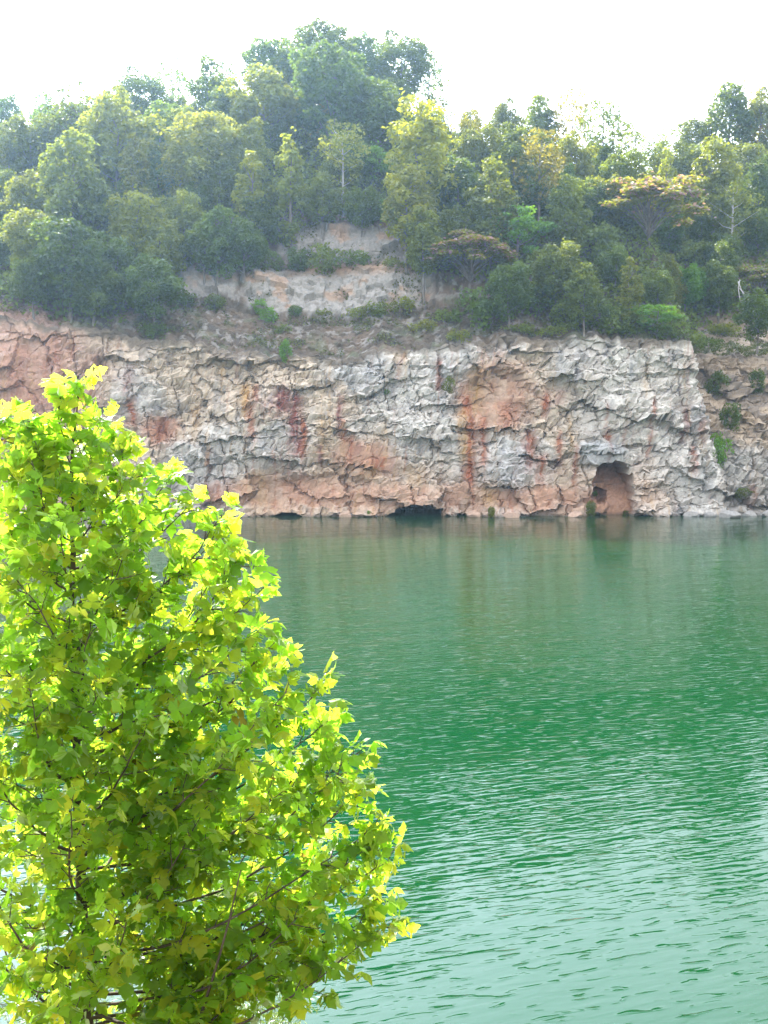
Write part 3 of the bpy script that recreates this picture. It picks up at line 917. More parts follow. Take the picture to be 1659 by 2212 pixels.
G_F = "forest trees on the hill above the quarry"
TREES = [
    # skyline, from the low end to the summit and down again
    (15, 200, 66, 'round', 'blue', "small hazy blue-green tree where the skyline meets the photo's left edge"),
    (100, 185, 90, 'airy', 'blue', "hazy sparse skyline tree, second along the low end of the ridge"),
    (172, 165, 120, 'airy', 'dark', "open branched skyline tree, its twigs showing against the white sky at the low ridge end"),
    (245, 190, 90, 'round', 'mid', "low rounded skyline tree in the notch before the dark trio"),
    (300, 144, 100, 'round', 'dark', "dark rounded skyline tree, first of the dark trio left of the summit"),
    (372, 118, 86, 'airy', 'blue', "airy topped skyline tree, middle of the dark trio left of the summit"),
    (448, 124, 84, 'oval', 'dark', "dark narrow skyline tree, last of the dark trio left of the summit"),
    (488, 117, 50, 'airy', 'dark', "thin wispy skyline tree just below the summit shoulder"),
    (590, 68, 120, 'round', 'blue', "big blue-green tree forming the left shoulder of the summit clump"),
    (640, 62, 90, 'airy', 'dark', "airy tree filling the gap between summit shoulder and highest crown"),
    (702, 36, 130, 'round', 'dark', "highest tree of all, broad dark crown on the hilltop"),
    (775, 62, 90, 'round', 'blue', "dark tree just under the highest crown on its downhill side"),
    (866, 62, 115, 'round', 'dark', "large dark skyline tree, last full crown before the hilltop drops"),
    (925, 108, 76, 'airy', 'dark', "sparse tree with sky showing through, falling edge of the hilltop"),
    (950, 190, 60, 'airy', 'mid', "thin lacy tree at the foot of the hilltop's steep falling edge"),
    (1010, 226, 76, 'airy', 'brown', "brownish thin tree on the skyline between hilltop and low saddle"),
    (1090, 212, 80, 'round', 'mid', "rounded green tree, first bump on the low saddle skyline"),
    (1165, 188, 84, 'oval', 'mid', "green oval skyline tree beside the brownish topped tree on the saddle"),
    (1236, 178, 78, 'airy', 'brown', "brownish wispy topped tree, tallest on the saddle skyline"),
    (1302, 200, 100, 'airy', 'dark', "open dark limbed tree with bright sky between its branches on the saddle"),
    (1375, 250, 90, 'airy', 'mid', "sparse low tree in the skyline dip after the open limbed tree"),
    (1440, 268, 80, 'airy', 'mid', "thin tree at the lowest point of the skyline dip"),
    (1505, 250, 80, 'round', 'mid', "rounded tree where the skyline rises out of the dip"),
    (1578, 160, 100, 'oval', 'dark', "tall dark tree topping the second rise of the skyline"),
    (1640, 182, 90, 'oval', 'olive', "tall olive tree beside the dark one, cut by the photo's right edge"),
    # upper rows below the skyline
    (570, 130, 150, 'round', 'pale', "broad pale green tree under the left shoulder of the summit"),
    (715, 82, 180, 'round', 'blue', "large rounded blue-green tree directly under the highest crown"),
    (820, 165, 130, 'round', 'dark', "dark shaded tree under the summit's downhill side"),
    (690, 212, 56, 'airy', 'brown', "small brownish tree in front of the dark summit trees"),
    (250, 192, 170, 'round', 'pale', "wide pale rounded tree below the first dark skyline tree"),
    (160, 212, 130, 'round', 'mid', "mid green rounded tree under the open branched skyline tree"),
    (60, 235, 120, 'round', 'mid', "mid green tree below the hazy low end of the ridge"),
    (15, 270, 90, 'round', 'olive', "olive tree under the low ridge, cut by the photo's left edge"),
    (390, 225, 100, 'round', 'mid', "mid green tree beneath the airy topped skyline tree"),
    (440, 228, 150, 'round', 'pale', "broad pale green tree in mid-hill beneath the dark trio"),
    (540, 246, 90, 'oval', 'pale', "pale green oval tree beside the broad mid-hill tree"),
    (480, 180, 80, 'oval', 'dark', "dark tree in the gap beneath the wispy skyline tree"),
    (340, 200, 90, 'oval', 'blue', "bluish shaded tree between two pale crowns under the dark trio"),
    (625, 258, 86, 'column', 'pale', "pale narrow tree below the small brownish tree"),
    (742, 246, 100, 'airy', 'pale', "pale grey-green tree with thin white forked trunk above the soil slope", 'pale'),
    (806, 310, 80, 'layered', 'bright', "bright green tree with spreading fan-like sprays beside the pale forked tree"),
    (150, 250, 150, 'oval', 'mid', "big domed tree, tallest crown over the cliff's red clay end"),
    (290, 260, 76, 'column', 'olive', "pointed olive tree beside the big domed tree"),
    (222, 280, 90, 'round', 'mid', "mid green tree tucked against the big domed tree"),
    (905, 195, 150, 'oval', 'yellow', "tall yellow-green tree standing before the hilltop's falling edge"),
    (880, 335, 110, 'oval', 'yellow', "lower yellow-green tree at the foot of the tall yellow-green one"),
    (1030, 268, 110, 'round', 'mid', "full green tree below the brownish thin skyline tree"),
    (1112, 250, 100, 'oval', 'mid', "full green oval tree below the first saddle bump"),
    (1166, 264, 116, 'airy', 'brown', "brown tinted tree in front of the green saddle trees"),
    (1232, 286, 96, 'round', 'olive', "olive tree beside the brown tinted tree on the saddle"),
    (1345, 320, 110, 'round', 'mid', "green tree at the foot of the open dark limbed tree"),
    (1443, 308, 60, 'column', 'yellow', "narrow yellow-green tree under the skyline dip"),
    (1490, 300, 100, 'round', 'mid', "green tree behind the narrow yellow-green one under the dip"),
    (1545, 268, 120, 'oval', 'olive', "large light green tree beneath the tall dark tree of the second rise"),
    (1612, 300, 110, 'round', 'mid', "large green tree under the olive tree of the second rise"),
    (1648, 240, 60, 'airy', 'rust', "rust tinted thin crown at the photo's right edge below the skyline"),
    # middle rows
    (388, 324, 92, 'round', 'yellow', "round yellow-green tree, lone bright ball in the middle of the hill"),
    (540, 308, 72, 'column', 'yellow', "narrow bright yellow-green tree between the yellow ball and the pale forked tree"),
    (470, 335, 90, 'round', 'mid', "mid green tree between the two bright yellow-green trees"),
    (300, 352, 90, 'round', 'dark', "dark tree beneath the pointed olive tree"),
    (60, 368, 110, 'round', 'olive', "olive bushy tree under the domed tree on its outer side"),
    (15, 360, 80, 'round', 'mid', "mid green tree cut by the left edge halfway down the wood"),
    (75, 442, 130, 'round', 'pale', "pale leafy tree below the olive bushy tree, above the red clay end"),
    (190, 385, 120, 'round', 'dark', "dark tree in the shade at the domed tree's foot"),
    (620, 374, 80, 'layered', 'pale', "light layered tree beneath the narrow pale tree, above the upper outcrop"),
    (695, 372, 90, 'round', 'mid', "mid green tree behind the pale forked trunk"),
    (560, 420, 90, 'round', 'dark', "dark low tree just above the upper outcrop's uphill end"),
    (780, 395, 80, 'round', 'dark', "dark tree just above the upper pale outcrop"),
    (842, 420, 60, 'bush', 'bright', "bright small tree at the outcrop's downhill end under the yellow-green pair"),
    (990, 330, 120, 'round', 'dark', "dark full tree beside the lower yellow-green tree"),
    (1062, 345, 110, 'oval', 'mid', "mid green oval tree in the middle of the wood above the small silk tree"),
    (1145, 350, 100, 'round', 'dark', "dark green tree under the brown tinted tree"),
    (1225, 370, 100, 'oval', 'mid', "mid green tree beside the dark one, uphill of the layered bright tree"),
    (1290, 385, 90, 'round', 'dark', "dark tree just uphill of the big silk tree"),
    (1118, 428, 130, 'layered', 'bright', "bright green layered tree with lit flat sprays, mid-wood"),
    (1003, 430, 110, 'round', 'mid', "mid green tree directly above the small pink silk tree"),
    (915, 440, 90, 'oval', 'olive', "olive tree directly beside the upper outcrop"),
    (1290, 468, 100, 'bush', 'greygreen', "grey-green bushy tree with rosette leaves below the big silk tree's outer edge"),
    (1585, 365, 100, 'airy', 'mid', "tall thin tree with bare pale trunks near the dead white branches", 'pale'),
    (1642, 330, 80, 'oval', 'dark', "dark tree at the right edge below the rust tinted crown"),
    (1640, 450, 80, 'round', 'dark', "dark tree at the right edge above the small edge silk tree"),
    (1525, 400, 90, 'round', 'olive', "olive tree peeping out behind the big silk tree"),
    # lower rows
    (300, 412, 130, 'round', 'yellow', "broad yellow-green tree low on the hill above the dark thicket"),
    (395, 405, 90, 'round', 'pale', "pale tree under the round yellow ball"),
    (350, 470, 110, 'round', 'pale', "pale rounded tree beside the broad yellow-green one, near the lower outcrop"),
    (470, 425, 90, 'oval', 'dark', "dark oval tree above the pale lower outcrop"),
    (150, 462, 170, 'round', 'dark', "big dark green tree in the thicket above the red clay end"),
    (25, 470, 90, 'round', 'dark', "dark tree at the left edge just above the red clay end"),
    (245, 500, 110, 'round', 'dark', "dark tree in the thicket under the broad yellow-green one"),
    (330, 545, 120, 'round', 'dark', "low dark tree beside the lower pale outcrop"),
    (200, 555, 120, 'round', 'dark', "lowest dark bushy tree hanging over the cliff rim"),
    (70, 540, 100, 'round', 'dark', "dark bushy tree on the rim over the red clay end"),
    (440, 470, 90, 'round', 'dark', "dark tree directly over the lower pale outcrop"),
    (525, 465, 100, 'round', 'dark', "dark round tree between the lower and upper pale outcrops"),
    (1200, 515, 110, 'round', 'mid', "mid green tree above the bare soil beside the small silk tree"),
    (1262, 555, 80, 'oval', 'mid', "upright green tree in the lower wood near the ivy column"),
    (1330, 520, 80, 'round', 'dark', "dark tree behind the ivy column"),
    (1362, 545, 56, 'column', 'olive', "olive ivy-clad column of a tree in the lower wood"),
    (1500, 508, 72, 'bush', 'greygreen', "pale grey-green round tree near the bare pale trunks"),
    (1484, 560, 86, 'round', 'bright', "leafy bright green tree under the grey-green round one"),
    (1420, 575, 70, 'round', 'mid', "mid green tree between the ivy column and the leafy bright tree"),
    (1555, 560, 90, 'round', 'dark', "dark tree behind the dead white branches"),
    (1100, 560, 100, 'round', 'dark', "dark tree in the shade beside the small silk tree"),
    (1165, 600, 80, 'bush', 'dark', "dark low tree at the wood's edge over the bare soil"),
    (1420, 650, 90, 'layered', 'bright', "bright flat-topped tree at the cliff rim by the gully"),
    (1350, 650, 80, 'bush', 'mid', "mid green bushy tree at the rim beside the bright flat-topped one"),
    (1285, 630, 80, 'bush', 'dark', "dark bushy tree at the rim above the arched cave"),
    (1220, 640, 70, 'bush', 'mid', "mid green bushy tree at the wood's lowest tip"),
    (1640, 620, 90, 'round', 'dark', "dark tree at the right edge above the gully"),
    (1040, 600, 110, 'bush', 'dark', "dark bushy growth at the foot of the small silk tree"),
]
for row in TREES:
    dx, dy, w, kind, tint, label = row[:6]
    plant_tree("forest_tree", dx, dy, w, kind, tint, label, group=G_F, pale=len(row) > 6)

# silk trees in pink flower
plant_tree("silk_tree", 1405, 385, 215, 'umbrella', 'pink', "big silk tree with wide flat crown of pink flowers, high in the wood", group="pink flowering silk trees", h=150)
plant_tree("silk_tree", 1015, 510, 180, 'umbrella', 'pink', "small silk tree with flat pink flowering crown beside the lower outcrop", group="pink flowering silk trees", h=120)
plant_tree("silk_tree", 1640, 570, 100, 'umbrella', 'pink', "edge silk tree with pale flat crown above the gully at the photo's right edge", group="pink flowering silk trees", h=100)

# half hidden trees that pack the wood between the others
def treeline(dx):
    return np.interp(dx, [-400, 0, 110, 180, 250, 330, 400, 430, 600, 640, 880, 900, 960, 1100, 1200, 1300, 1480, 1540, 1659, 2300],
                     [640, 655, 685, 708, 700, 655, 600, 515, 480, 462, 462, 520, 600, 640, 670, 700, 735, 690, 700, 660])


n = 0
tries = 0
placed = []
while n < 110 and tries < 4000:
    tries += 1
    Y = random.uniform(140, 178); Xp = random.uniform(-75, 75)
    g = ground_z(Xp, Y)[0]
    bx, by = to_survey(Xp, Y, g)
    if by > treeline(bx) - 12: continue
    if any((Xp - a) ** 2 + (Y - b) ** 2 < 3.4 ** 2 for a, b in placed): continue
    placed.append((Xp, Y))
    kind = random.choice(['round', 'round', 'oval', 'oval', 'bush'])
    W, H = VARS[kind][0][2:]
    s = random.uniform(0.6, 0.85)
    i = n % len(VARS[kind])
    o = empty("forest_tree", (Xp, Y, g - 0.2), random.uniform(0, 6.28)); o.scale = (s, s, s * random.uniform(0.85, 1.1))
    tag(o, "half hidden green tree squeezed in behind the taller crowns of the wood", "tree", "half hidden trees packed between the taller ones")
    c = obj("crown", VARS[kind][i][0], None, o)
    t = TINT[random.choice(['mid', 'dark', 'dark', 'blue', 'olive'])]
    c.color = (*t, 1)
    obj("trunk", trunk_mesh(kind, i, False), None, o)
    n += 1

# ------------------------------------------------------------------ shrubs on the bare slope and the rock
SHRUBS = [
    (462, 628, 56, 'bush', 'mid', "round green shrub on the soil under the lower pale outcrop"),
    (560, 640, 44, 'bush', 'bright', "bright green shrub growing on the upper edge of the soil slope"),
    (578, 656, 48, 'bush', 'bright', "bright shrub just downhill of the other bright one on the soil slope"),
    (636, 655, 36, 'bush', 'blue', "small thin bluish shrub beside the two bright ones on the soil"),
    (698, 665, 34, 'bush', 'olive', "olive shrub in the middle of the soil slope"),
    (612, 695, 36, 'bush', 'mid', "green shrub at the top of the trailing vine"),
    (770, 660, 50, 'bush', 'olive', "low olive shrub under the lower outcrop's middle"),
    (812, 645, 60, 'bush', 'mid', "wide low shrub under the lower outcrop's downhill half"),
    (870, 636, 56, 'bush', 'olive', "yellowish low shrub at the downhill end of the lower outcrop"),
    (960, 660, 56, 'bush', 'mid', "green shrub on the soil beneath the small silk tree"),
    (915, 685, 46, 'bush', 'olive', "low scrubby shrub on the soil near the rim blocks"),
    (1125, 695, 56, 'bush', 'mid', "green shrub on the soil just above the white rim rock"),
    (1230, 690, 40, 'bush', 'mid', "small green shrub by the rim left of the arched cave"),
    (700, 515, 90, 'bush', 'mid', "wide green shrub on the bench between the two outcrops"),
    (765, 535, 70, 'bush', 'dark', "dark shrub on the bench in front of the upper outcrop"),
    (640, 525, 70, 'bush', 'dark', "dark shrub at the uphill end of the upper outcrop"),
    (850, 550, 56, 'bush', 'olive', "olive shrub at the downhill end of the bench"),
    (580, 530, 70, 'bush', 'dark', "dark shrub over the lower outcrop's uphill end"),
    (905, 530, 60, 'bush', 'mid', "green shrub between the upper outcrop and the small silk tree"),
    (400, 625, 50, 'bush', 'dark', "dark shrub at the lower outcrop's foot by the thicket"),
    (1050, 640, 60, 'bush', 'dark', "dark scrub on the soil below the small silk tree's dark growth"),
    (1350, 700, 70, 'bush', 'dark', "dark shrub on the rim above the arched cave"),
    (1440, 690, 70, 'bush', 'dark', "dark shrub on the rim below the bright flat-topped tree"),
    (1560, 690, 60, 'bush', 'olive', "olive shrub at the head of the gully"),
    (1496, 712, 64, 'bush', 'mid', "green shrub on the rock corner between rim and gully"),
    (1530, 722, 50, 'bush', 'dark', "dark shrub just inside the gully's upper lip"),
    (1180, 700, 60, 'bush', 'olive', "straggly olive shrub on the rim over the white blocks"),
    (330, 690, 60, 'bush', 'dark', "dark shrub at the wood's lower edge above the left cliff rim"),
    (990, 705, 50, 'bush', 'olive', "low olive shrub on the rim over the bulging blocks"),
]
for dx, dy, w, kind, tint, label in SHRUBS:
    if tint in ('olive', 'dark', 'mid') and dx not in (700, 640, 580, 905, 462): kind, w = 'scrub', w * 1.15
    plant_tree("shrub", dx, dy, w, kind, tint, label, cat="shrub", group="shrubs on the bare slope", Ymin=124.6, Ymax=150)


def face_point(dx, dy):
    """surface of the rock face under a survey position"""
    d = (DX - dx) ** 2 + (DY - dy) ** 2
    i = np.unravel_index(np.argmin(d), d.shape)
    return P_face[i]


ROCKPLANTS = [
    (1556, 1000, 62, 78, 'bright', "bright green bush growing out of the rock corner by the gully"),
    (1605, 1070, 44, 26, 'mid', "low green bush on the grey rocks near the gully's foot"),
    (1275, 1112, 34, 40, 'mid', "green bush at the waterline on the near side of the arched cave"),
    (1303, 1078, 16, 16, 'bright', "tiny bright plant in the small hole inside the arched cave"),
    (1360, 1118, 22, 20, 'olive', "small olive bush at the waterline beside the arched cave's far jamb"),
    (1060, 1115, 24, 30, 'olive', "thin olive bush at the waterline between the low cave and the arch"),
    (1555, 850, 60, 60, 'dark', "dark scrub hanging high in the gully"),
    (1580, 920, 50, 70, 'dark', "dark scrub halfway down the gully"),
    (1638, 850, 50, 60, 'dark', "dark scrub at the right edge in the gully"),
    (972, 840, 30, 40, 'olive', "small olive tuft on the grey bulge left of the red hollow"),
    (838, 842, 14, 12, 'bright', "tiny green tuft on the middle of the grey face"),
    (615, 775, 34, 55, 'bright', "bright trailing vine hanging over the cliff rim"),
    (796, 1108, 10, 10, 'bright', "tiny green tuft on the foot ledge near the low cave"),
]
for dx, dy, w, h, tint, label in ROCKPLANTS:
    p = face_point(dx, dy)
    cm, _, W, H = VARS['bush'][COUNT[0] % 3]; COUNT[0] += 1
    Yp = p[1]
    s = w * K / F * Yp / W; sz = h * K / F * Yp / H
    o = empty("rock_shrub", (p[0], p[1] - 0.25 * s * 2, p[2] - 0.12), random.uniform(0, 6.28)); o.scale = (s, s * 0.8, sz)
    tag(o, label, "shrub", "plants growing on the rock")
    c = obj("crown", cm, None, o); c.color = (*TINT[tint], 1)
    obj("trunk", trunk_mesh('bush', 0, False), None, o)

# fallen blocks lying at the foot of the face
BOULDERS = [
    (1490, 1112, 0.75, 'grey', "grey limestone block in the water, nearest the arched cave of those below the gully"),
    (1528, 1116, 0.55, 'grey', "small grey block at the waterline between two larger ones below the gully"),
    (1566, 1113, 0.95, 'grey', "largest grey fallen block at the waterline below the gully"),
    (1612, 1118, 0.7, 'grey', "grey block at the waterline beyond the largest one"),
    (1648, 1116, 0.85, 'grey', "grey fallen block at the waterline by the photo's right edge"),
    (1236, 1118, 0.7, 'clay', "pinkish block at the waterline just before the arched cave"),
    (1105, 1118, 0.8, 'clay', "pinkish block at the waterline under the grey boulder knob"),
    (1022, 1117, 0.7, 'clay', "pinkish block beside the low dark cave"),
    (745, 1117, 0.6, 'clay', "low pinkish block at the waterline between the two low caves"),
]
for k, (dx, dy, r, kind, label) in enumerate(BOULDERS):
    p = face_point(dx, dy)
    rb = np.random.default_rng(900 + k)
    bm = bmesh.new()
    bmesh.ops.create_icosphere(bm, subdivisions=3, radius=1.0)
    planes = [(unit_(rb.normal(size=3)), rb.uniform(0.62, 0.9)) for _ in range(11)]
    for v in bm.verts:
        q = np.array(v.co)
        for n_, d_ in planes:
            e = q @ n_ - d_
            if e > 0: q = q - e * n_
        v.co = q * np.array([1.35, 0.9, 0.8]) * r
    me = bpy.data.meshes.new("boulder"); bm.to_mesh(me); bm.free()
    a = me.attributes.new("Col", 'FLOAT_COLOR', 'POINT')
    base_c = np.array([0.27, 0.25, 0.23]) if kind == 'grey' else np.array([0.40, 0.27, 0.20])
    a.data.foreach_set("color", np.tile(np.append(base_c, 1).astype(np.float32), len(me.vertices)))
    o = obj("boulder", me, M_ROCK)
    o.location = (p[0], p[1] - 0.55 * r - 0.3, 0.12 * r); o.rotation_euler = (0, 0, rb.uniform(-0.5, 0.5))
    tag(o, label, "boulder", "fallen blocks at the foot of the cliff")

# dead white branches hanging over the gully
pb = at(1590, 610, 134)
g0 = ground_z(pb[0], 134)[0]
parts = []
rngb = random.Random(5)
def dead(p, d, ln, r, lev):
    pts = [p]
    for _ in range(4):
        d = (d + Vector((rngb.uniform(-.35, .35), rngb.uniform(-.2, .2), rngb.uniform(-.25, .25)))).normalized()
        pts.append(pts[-1] + d * ln / 4)
    parts.append(tube([np.array(q) for q in pts], np.linspace(r, r * 0.35, 5), 5))
    if lev < 2:
        for k in range(4):
            b = pts[1 + k % 4]
            dead(b, (d + Vector((rngb.uniform(-.9, .9), rngb.uniform(-.3, .3), rngb.uniform(-.6, .5)))).normalized(), ln * 0.55, r * 0.5, lev + 1)
dead(Vector((0, 0, 0)), Vector((0.15, -0.3, -1)).normalized(), 4.6, 0.085, 0)
dead(Vector((0.2, 0, 0.2)), Vector((-0.4, -0.3, -0.9)).normalized(), 4.0, 0.07, 0)
tv, tq = join_parts(parts)
o = obj("dead_tree", mesh_np("dead_tree", tv, tq, smooth=True), M_BARK_PALE)
o.location = (pb[0], 133.2, pb[2])
tag(o, "bleached white dead branches hanging over the head of the gully", "dead tree")

# ------------------------------------------------------------------ undergrowth and grass tufts
def scatter(nm, n, mask, size, hgt, colr, label, cat, ylim=(124, 182), xlim=(-90, 90), seed=3):
    rng = np.random.default_rng(seed)
    x = rng.uniform(*xlim, n); y = rng.uniform(*ylim, n)
    z = ground_z(x, y)
    bx, by = to_survey(x, y, z)
    keep = mask(bx, by, x, y, rng)
    x, y, z = x[keep], y[keep], z[keep]
    m = len(x)
    hmax = hgt[0] + (hgt[1] - hgt[0]) * fbm(x * 0.35, y * 0.35, seed + 60) ** 1.5
    zz = z + hmax * rng.random(m) ** 0.8
    nn = rng.normal(size=(m, 3)) * 0.6; nn[:, 2] += 0.6; nn[:, 1] -= 0.35
    sz = rng.uniform(size[0], size[1], m)
    V, Q = leaf_quads(np.stack([x, y, zz], -1), nn, sz, rng)
    col = np.array(colr) * (0.6 + 0.8 * rng.random(m))[:, None] * (0.7 + 0.6 * fbm(x * 0.25, y * 0.25, seed + 70))[:, None]
    o = obj(nm, mesh_np(nm, V, Q, col, 'FACE'), M_LEAF_FAR)
    tag(o, label, cat, kind='stuff')
    return o


scatter("undergrowth", 190000, lambda bx, by, x, y, r: by < treeline(bx) + 14 * r.normal(size=len(bx)), (0.18, 0.40), (0.8, 4.6), LEAF_A * 1.0,
        "dense dark undergrowth covering the wooded hill between the trunks", "undergrowth")
scatter("grass", 60000, lambda bx, by, x, y, r: (fbm(x * 0.30, y * 0.5, 301) + 0.25 * (fbm(x * 1.5, y * 1.5, 302) - 0.5) > 0.53) & (by > treeline(bx)), (0.08, 0.20), (0.1, 0.9), (0.085, 0.10, 0.042),
        "sparse dry grass and weeds on the bare soil slope", "grass", ylim=(124.3, 142), xlim=(-60, 60), seed=9)

# ------------------------------------------------------------------ the sycamore in front
YT = 8.0


def at8(dx, dy, Y=YT):
    return at(dx, dy, Y)


rs = np.random.default_rng(42)
tree = empty("sycamore_tree", (at8(178, 2212)[0] + 0.05, YT + 0.05, float(bank_z(np.array([at8(178, 2212)[0]]), np.array([YT]))[0]) - 0.05))
tag(tree, "young sycamore with backlit yellow-green lobed leaves in front of the lake", "tree")
base = np.array(tree.location)
tp = [base, at8(196, 2400), at8(188, 2212), at8(180, 2000), at8(168, 1750), at8(163, 1550), at8(157, 1300), at8(156, 1100), at8(158, 960), at8(170, 850)]
tp = [np.array(p, float) for p in tp]
tr = [0.060, 0.054, 0.048, 0.042, 0.035, 0.030, 0.022, 0.016, 0.010, 0.004]


def resample(path, radii, n):
    path = np.array(path); seg = np.linalg.norm(np.diff(path, axis=0), axis=1); cum = np.concatenate([[0], np.cumsum(seg)])
    t = np.linspace(0, cum[-1], n)
    return np.stack([np.interp(t, cum, path[:, k]) for k in range(3)], -1), np.interp(t, cum, radii)


tpath, trad = resample(tp, tr, 40)
tpath[1:-1, :2] += rs.normal(size=(38, 2)) * 0.006
v, q = tube(tpath - base, trad, 9)
trunk = obj("trunk", mesh_np("trunk", v, q, smooth=True), M_BARK_DARK, tree)

# leaf outline (unit length along y, base at the stalk)
half = [(0.0, 0.0), (0.13, -0.07), (0.27, -0.06), (0.36, 0.02), (0.50, 0.06), (0.47, 0.17), (0.40, 0.24), (0.52, 0.33), (0.55, 0.42), (0.66, 0.52), (0.54, 0.55), (0.45, 0.54),
        (0.34, 0.54), (0.30, 0.62), (0.33, 0.73), (0.27, 0.80), (0.19, 0.84), (0.13, 0.93), (0.0, 1.06)]
outl = half + [(-x, y) for x, y in half[-2:0:-1]]
LV2 = np.array(outl + [(0.0, 0.30), (0.0, 0.62)])
nO = len(outl)
ci, cj = nO, nO + 1
LT = []
for k in range(nO):
    k2 = (k + 1) % nO
    ym = 0.5 * (outl[k][1] + outl[k2][1])
    LT.append((k, k2, ci if ym < 0.47 else cj))
LT += [(ci, 12, cj), (cj, nO - 12, ci)]
LT = np.array(LT, dtype=np.int32)


def leaf_shape(curl, fold, twist):
    x, y = LV2[:, 0], LV2[:, 1]
    z = -fold * np.abs(x) + curl * (-(y - 0.45) ** 2) - 0.35 * curl * x * x + twist * x * (y - 0.4) + 0.02 * np.sin(9 * x + 5 * y)
    return np.stack([x, y, z], -1)


LEAF_SHAPES = [leaf_shape(c, f, t) for c, f, t in ((0.5, 0.12, 0.2), (0.9, 0.02, -0.35), (0.3, 0.28, 0.15), (-0.3, 0.10, 0.5), (1.3, 0.18, -0.1), (0.7, -0.1, 0.25), (1.7, 0.3, 0.4), (0.2, 0.05, -0.2))]


def leaf_color(n, rng):
    c = np.array([0.066, 0.132, 0.015]) * (0.72 + 0.56 * rng.random(n))[:, None]
    y = rng.random(n) ** 3.2
    c = c * (1 - y[:, None]) + y[:, None] * np.array([0.150, 0.175, 0.020])
    b = rng.random(n) < 0.004
    c[b] = np.array([0.075, 0.06, 0.02])
    return c


class LeafBin:
    def __init__(self): self.V, self.T, self.C, self.n = [], [], [], 0

    def add(self, p, axis, nrm, L, rng):
        axis = axis / np.linalg.norm(axis)
        xx = np.cross(axis, nrm); xx /= np.linalg.norm(xx) + 1e-9
        nz = np.cross(xx, axis)
        s = LEAF_SHAPES[rng.integers(len(LEAF_SHAPES))] * np.array([rng.uniform(0.85, 1.12), 1, rng.uniform(0.6, 1.3)]) * L
        self.V.append(p + s[:, :1] * xx + s[:, 1:2] * axis + s[:, 2:] * nz)
        self.T.append(LT + self.n * len(LV2)); self.n += 1

    def mesh(self, name, rng):
        col = np.repeat(leaf_color(self.n, rng), len(LT), 0)
        m = mesh_np(name, np.concatenate(self.V), np.concatenate(self.T), col, 'FACE')
        m.materials.append(M_LEAF_NEAR)
        return m


def unit(v):
    return v / (np.linalg.norm(v) + 1e-9)


def grow_branch(p0, tip, r0, rng, dens=1.0, t0=0.16, twig=0.34, leaf=(0.094, 0.164), sag=0.10):
    """a limb from p0 to tip with side twigs carrying leaves; returns wood parts and the leaf bin"""
    wood, lb = [], LeafBin()
    d = tip - p0; L = np.linalg.norm(d)
    ts = np.linspace(0, 1, 10)
    bend = np.array([rng.normal() * 0.05, rng.normal() * 0.05, -sag]) * L
    path = np.array([p0 + d * t + bend * math.sin(math.pi * t) for t in ts]) + rng.normal(size=(10, 3)) * 0.008
    path[0] = p0
    rr = np.linspace(r0, 0.003, 10)
    wood.append(tube(path, rr, 6))

    def point(t):
        return np.array([np.interp(t, ts, path[:, k]) for k in range(3)])

    def put_leaf(p, out, scale=1.0):
        Lf = rng.uniform(*leaf) * scale
        pet = unit(out + rng.normal(size=3) * 0.45 + np.array([0, 0, 0.25])) * rng.uniform(0.03, 0.06)
        q = p + pet
        ax = unit(out * 0.8 + rng.normal(size=3) * 0.55 + np.array([0, 0, -0.28]))
        nr = unit(np.array([0, 0, 0.62]) + 0.25 * out + rng.normal(size=3) * 0.50)
        if abs(np.dot(ax, nr)) > 0.94: nr = unit(nr + np.array([0.4, -0.5, 0.1]))
        lb.add(q, ax, nr, Lf, rng)
        wood.append(tube([p, q], [0.0022, 0.0016], 3))

    nt = max(3, int(L / 0.092 * dens))
    bdir = unit(d)
    for k in range(nt):
        t = t0 + (1 - t0) * (k + rng.random()) / nt
        b = point(min(t, 0.99))
        ph = k * 2.4 + rng.normal() * 0.4
        side = unit(np.cross(bdir, [0.2, 0.1, 1.0])); up = np.cross(side, bdir)
        out = unit(bdir * 0.75 + side * math.cos(ph) + up * math.sin(ph) * 0.8 + np.array([0, 0, 0.22]))
        tl = twig * rng.uniform(0.45, 1.1) * (1.1 - 0.55 * t)
        e = b + out * tl + np.array([0, 0, -0.06 * tl])
        wood.append(tube([b, (b + e) / 2 + rng.normal(size=3) * 0.01, e], [0.0055, 0.004, 0.002], 4))
        nl = max(2, int(tl / 0.047))
        for j in range(nl):
            p = b + (e - b) * (0.22 + 0.78 * (j + 0.5) / nl)
            sd = unit(np.cross(out, rng.normal(size=3)))
            put_leaf(p, unit(out * 0.5 + sd), 0.8 + 0.3 * rng.random())
        put_leaf(e, out, 1.0)
    for j in range(4):
        put_leaf(point(0.9 + 0.03 * j), unit(bdir + rng.normal(size=3) * 0.5), 0.9)
    put_leaf(point(1.0), bdir, 0.85)
    return wood, lb


def trunk_at_z(z):
    i = np.argsort(tpath[:, 2])
    return np.array([np.interp(z, tpath[i, 2], tpath[i, k]) for k in range(3)]), float(np.interp(z, tpath[i, 2], trad[i]))


def add_branch(p0, tip, r0, dens=1.0, **kw):
    wood, lb = grow_branch(p0, tip, r0, rs, dens, **kw)
    v, q = join_parts(wood)
    b = obj("branch", mesh_np("branch", v - base, q, smooth=True), M_BARK_DARK, tree)
    lb.V = [x - base for x in lb.V]
    obj("leaves", lb.mesh("leaves", rs), None, b)
    return lb.n


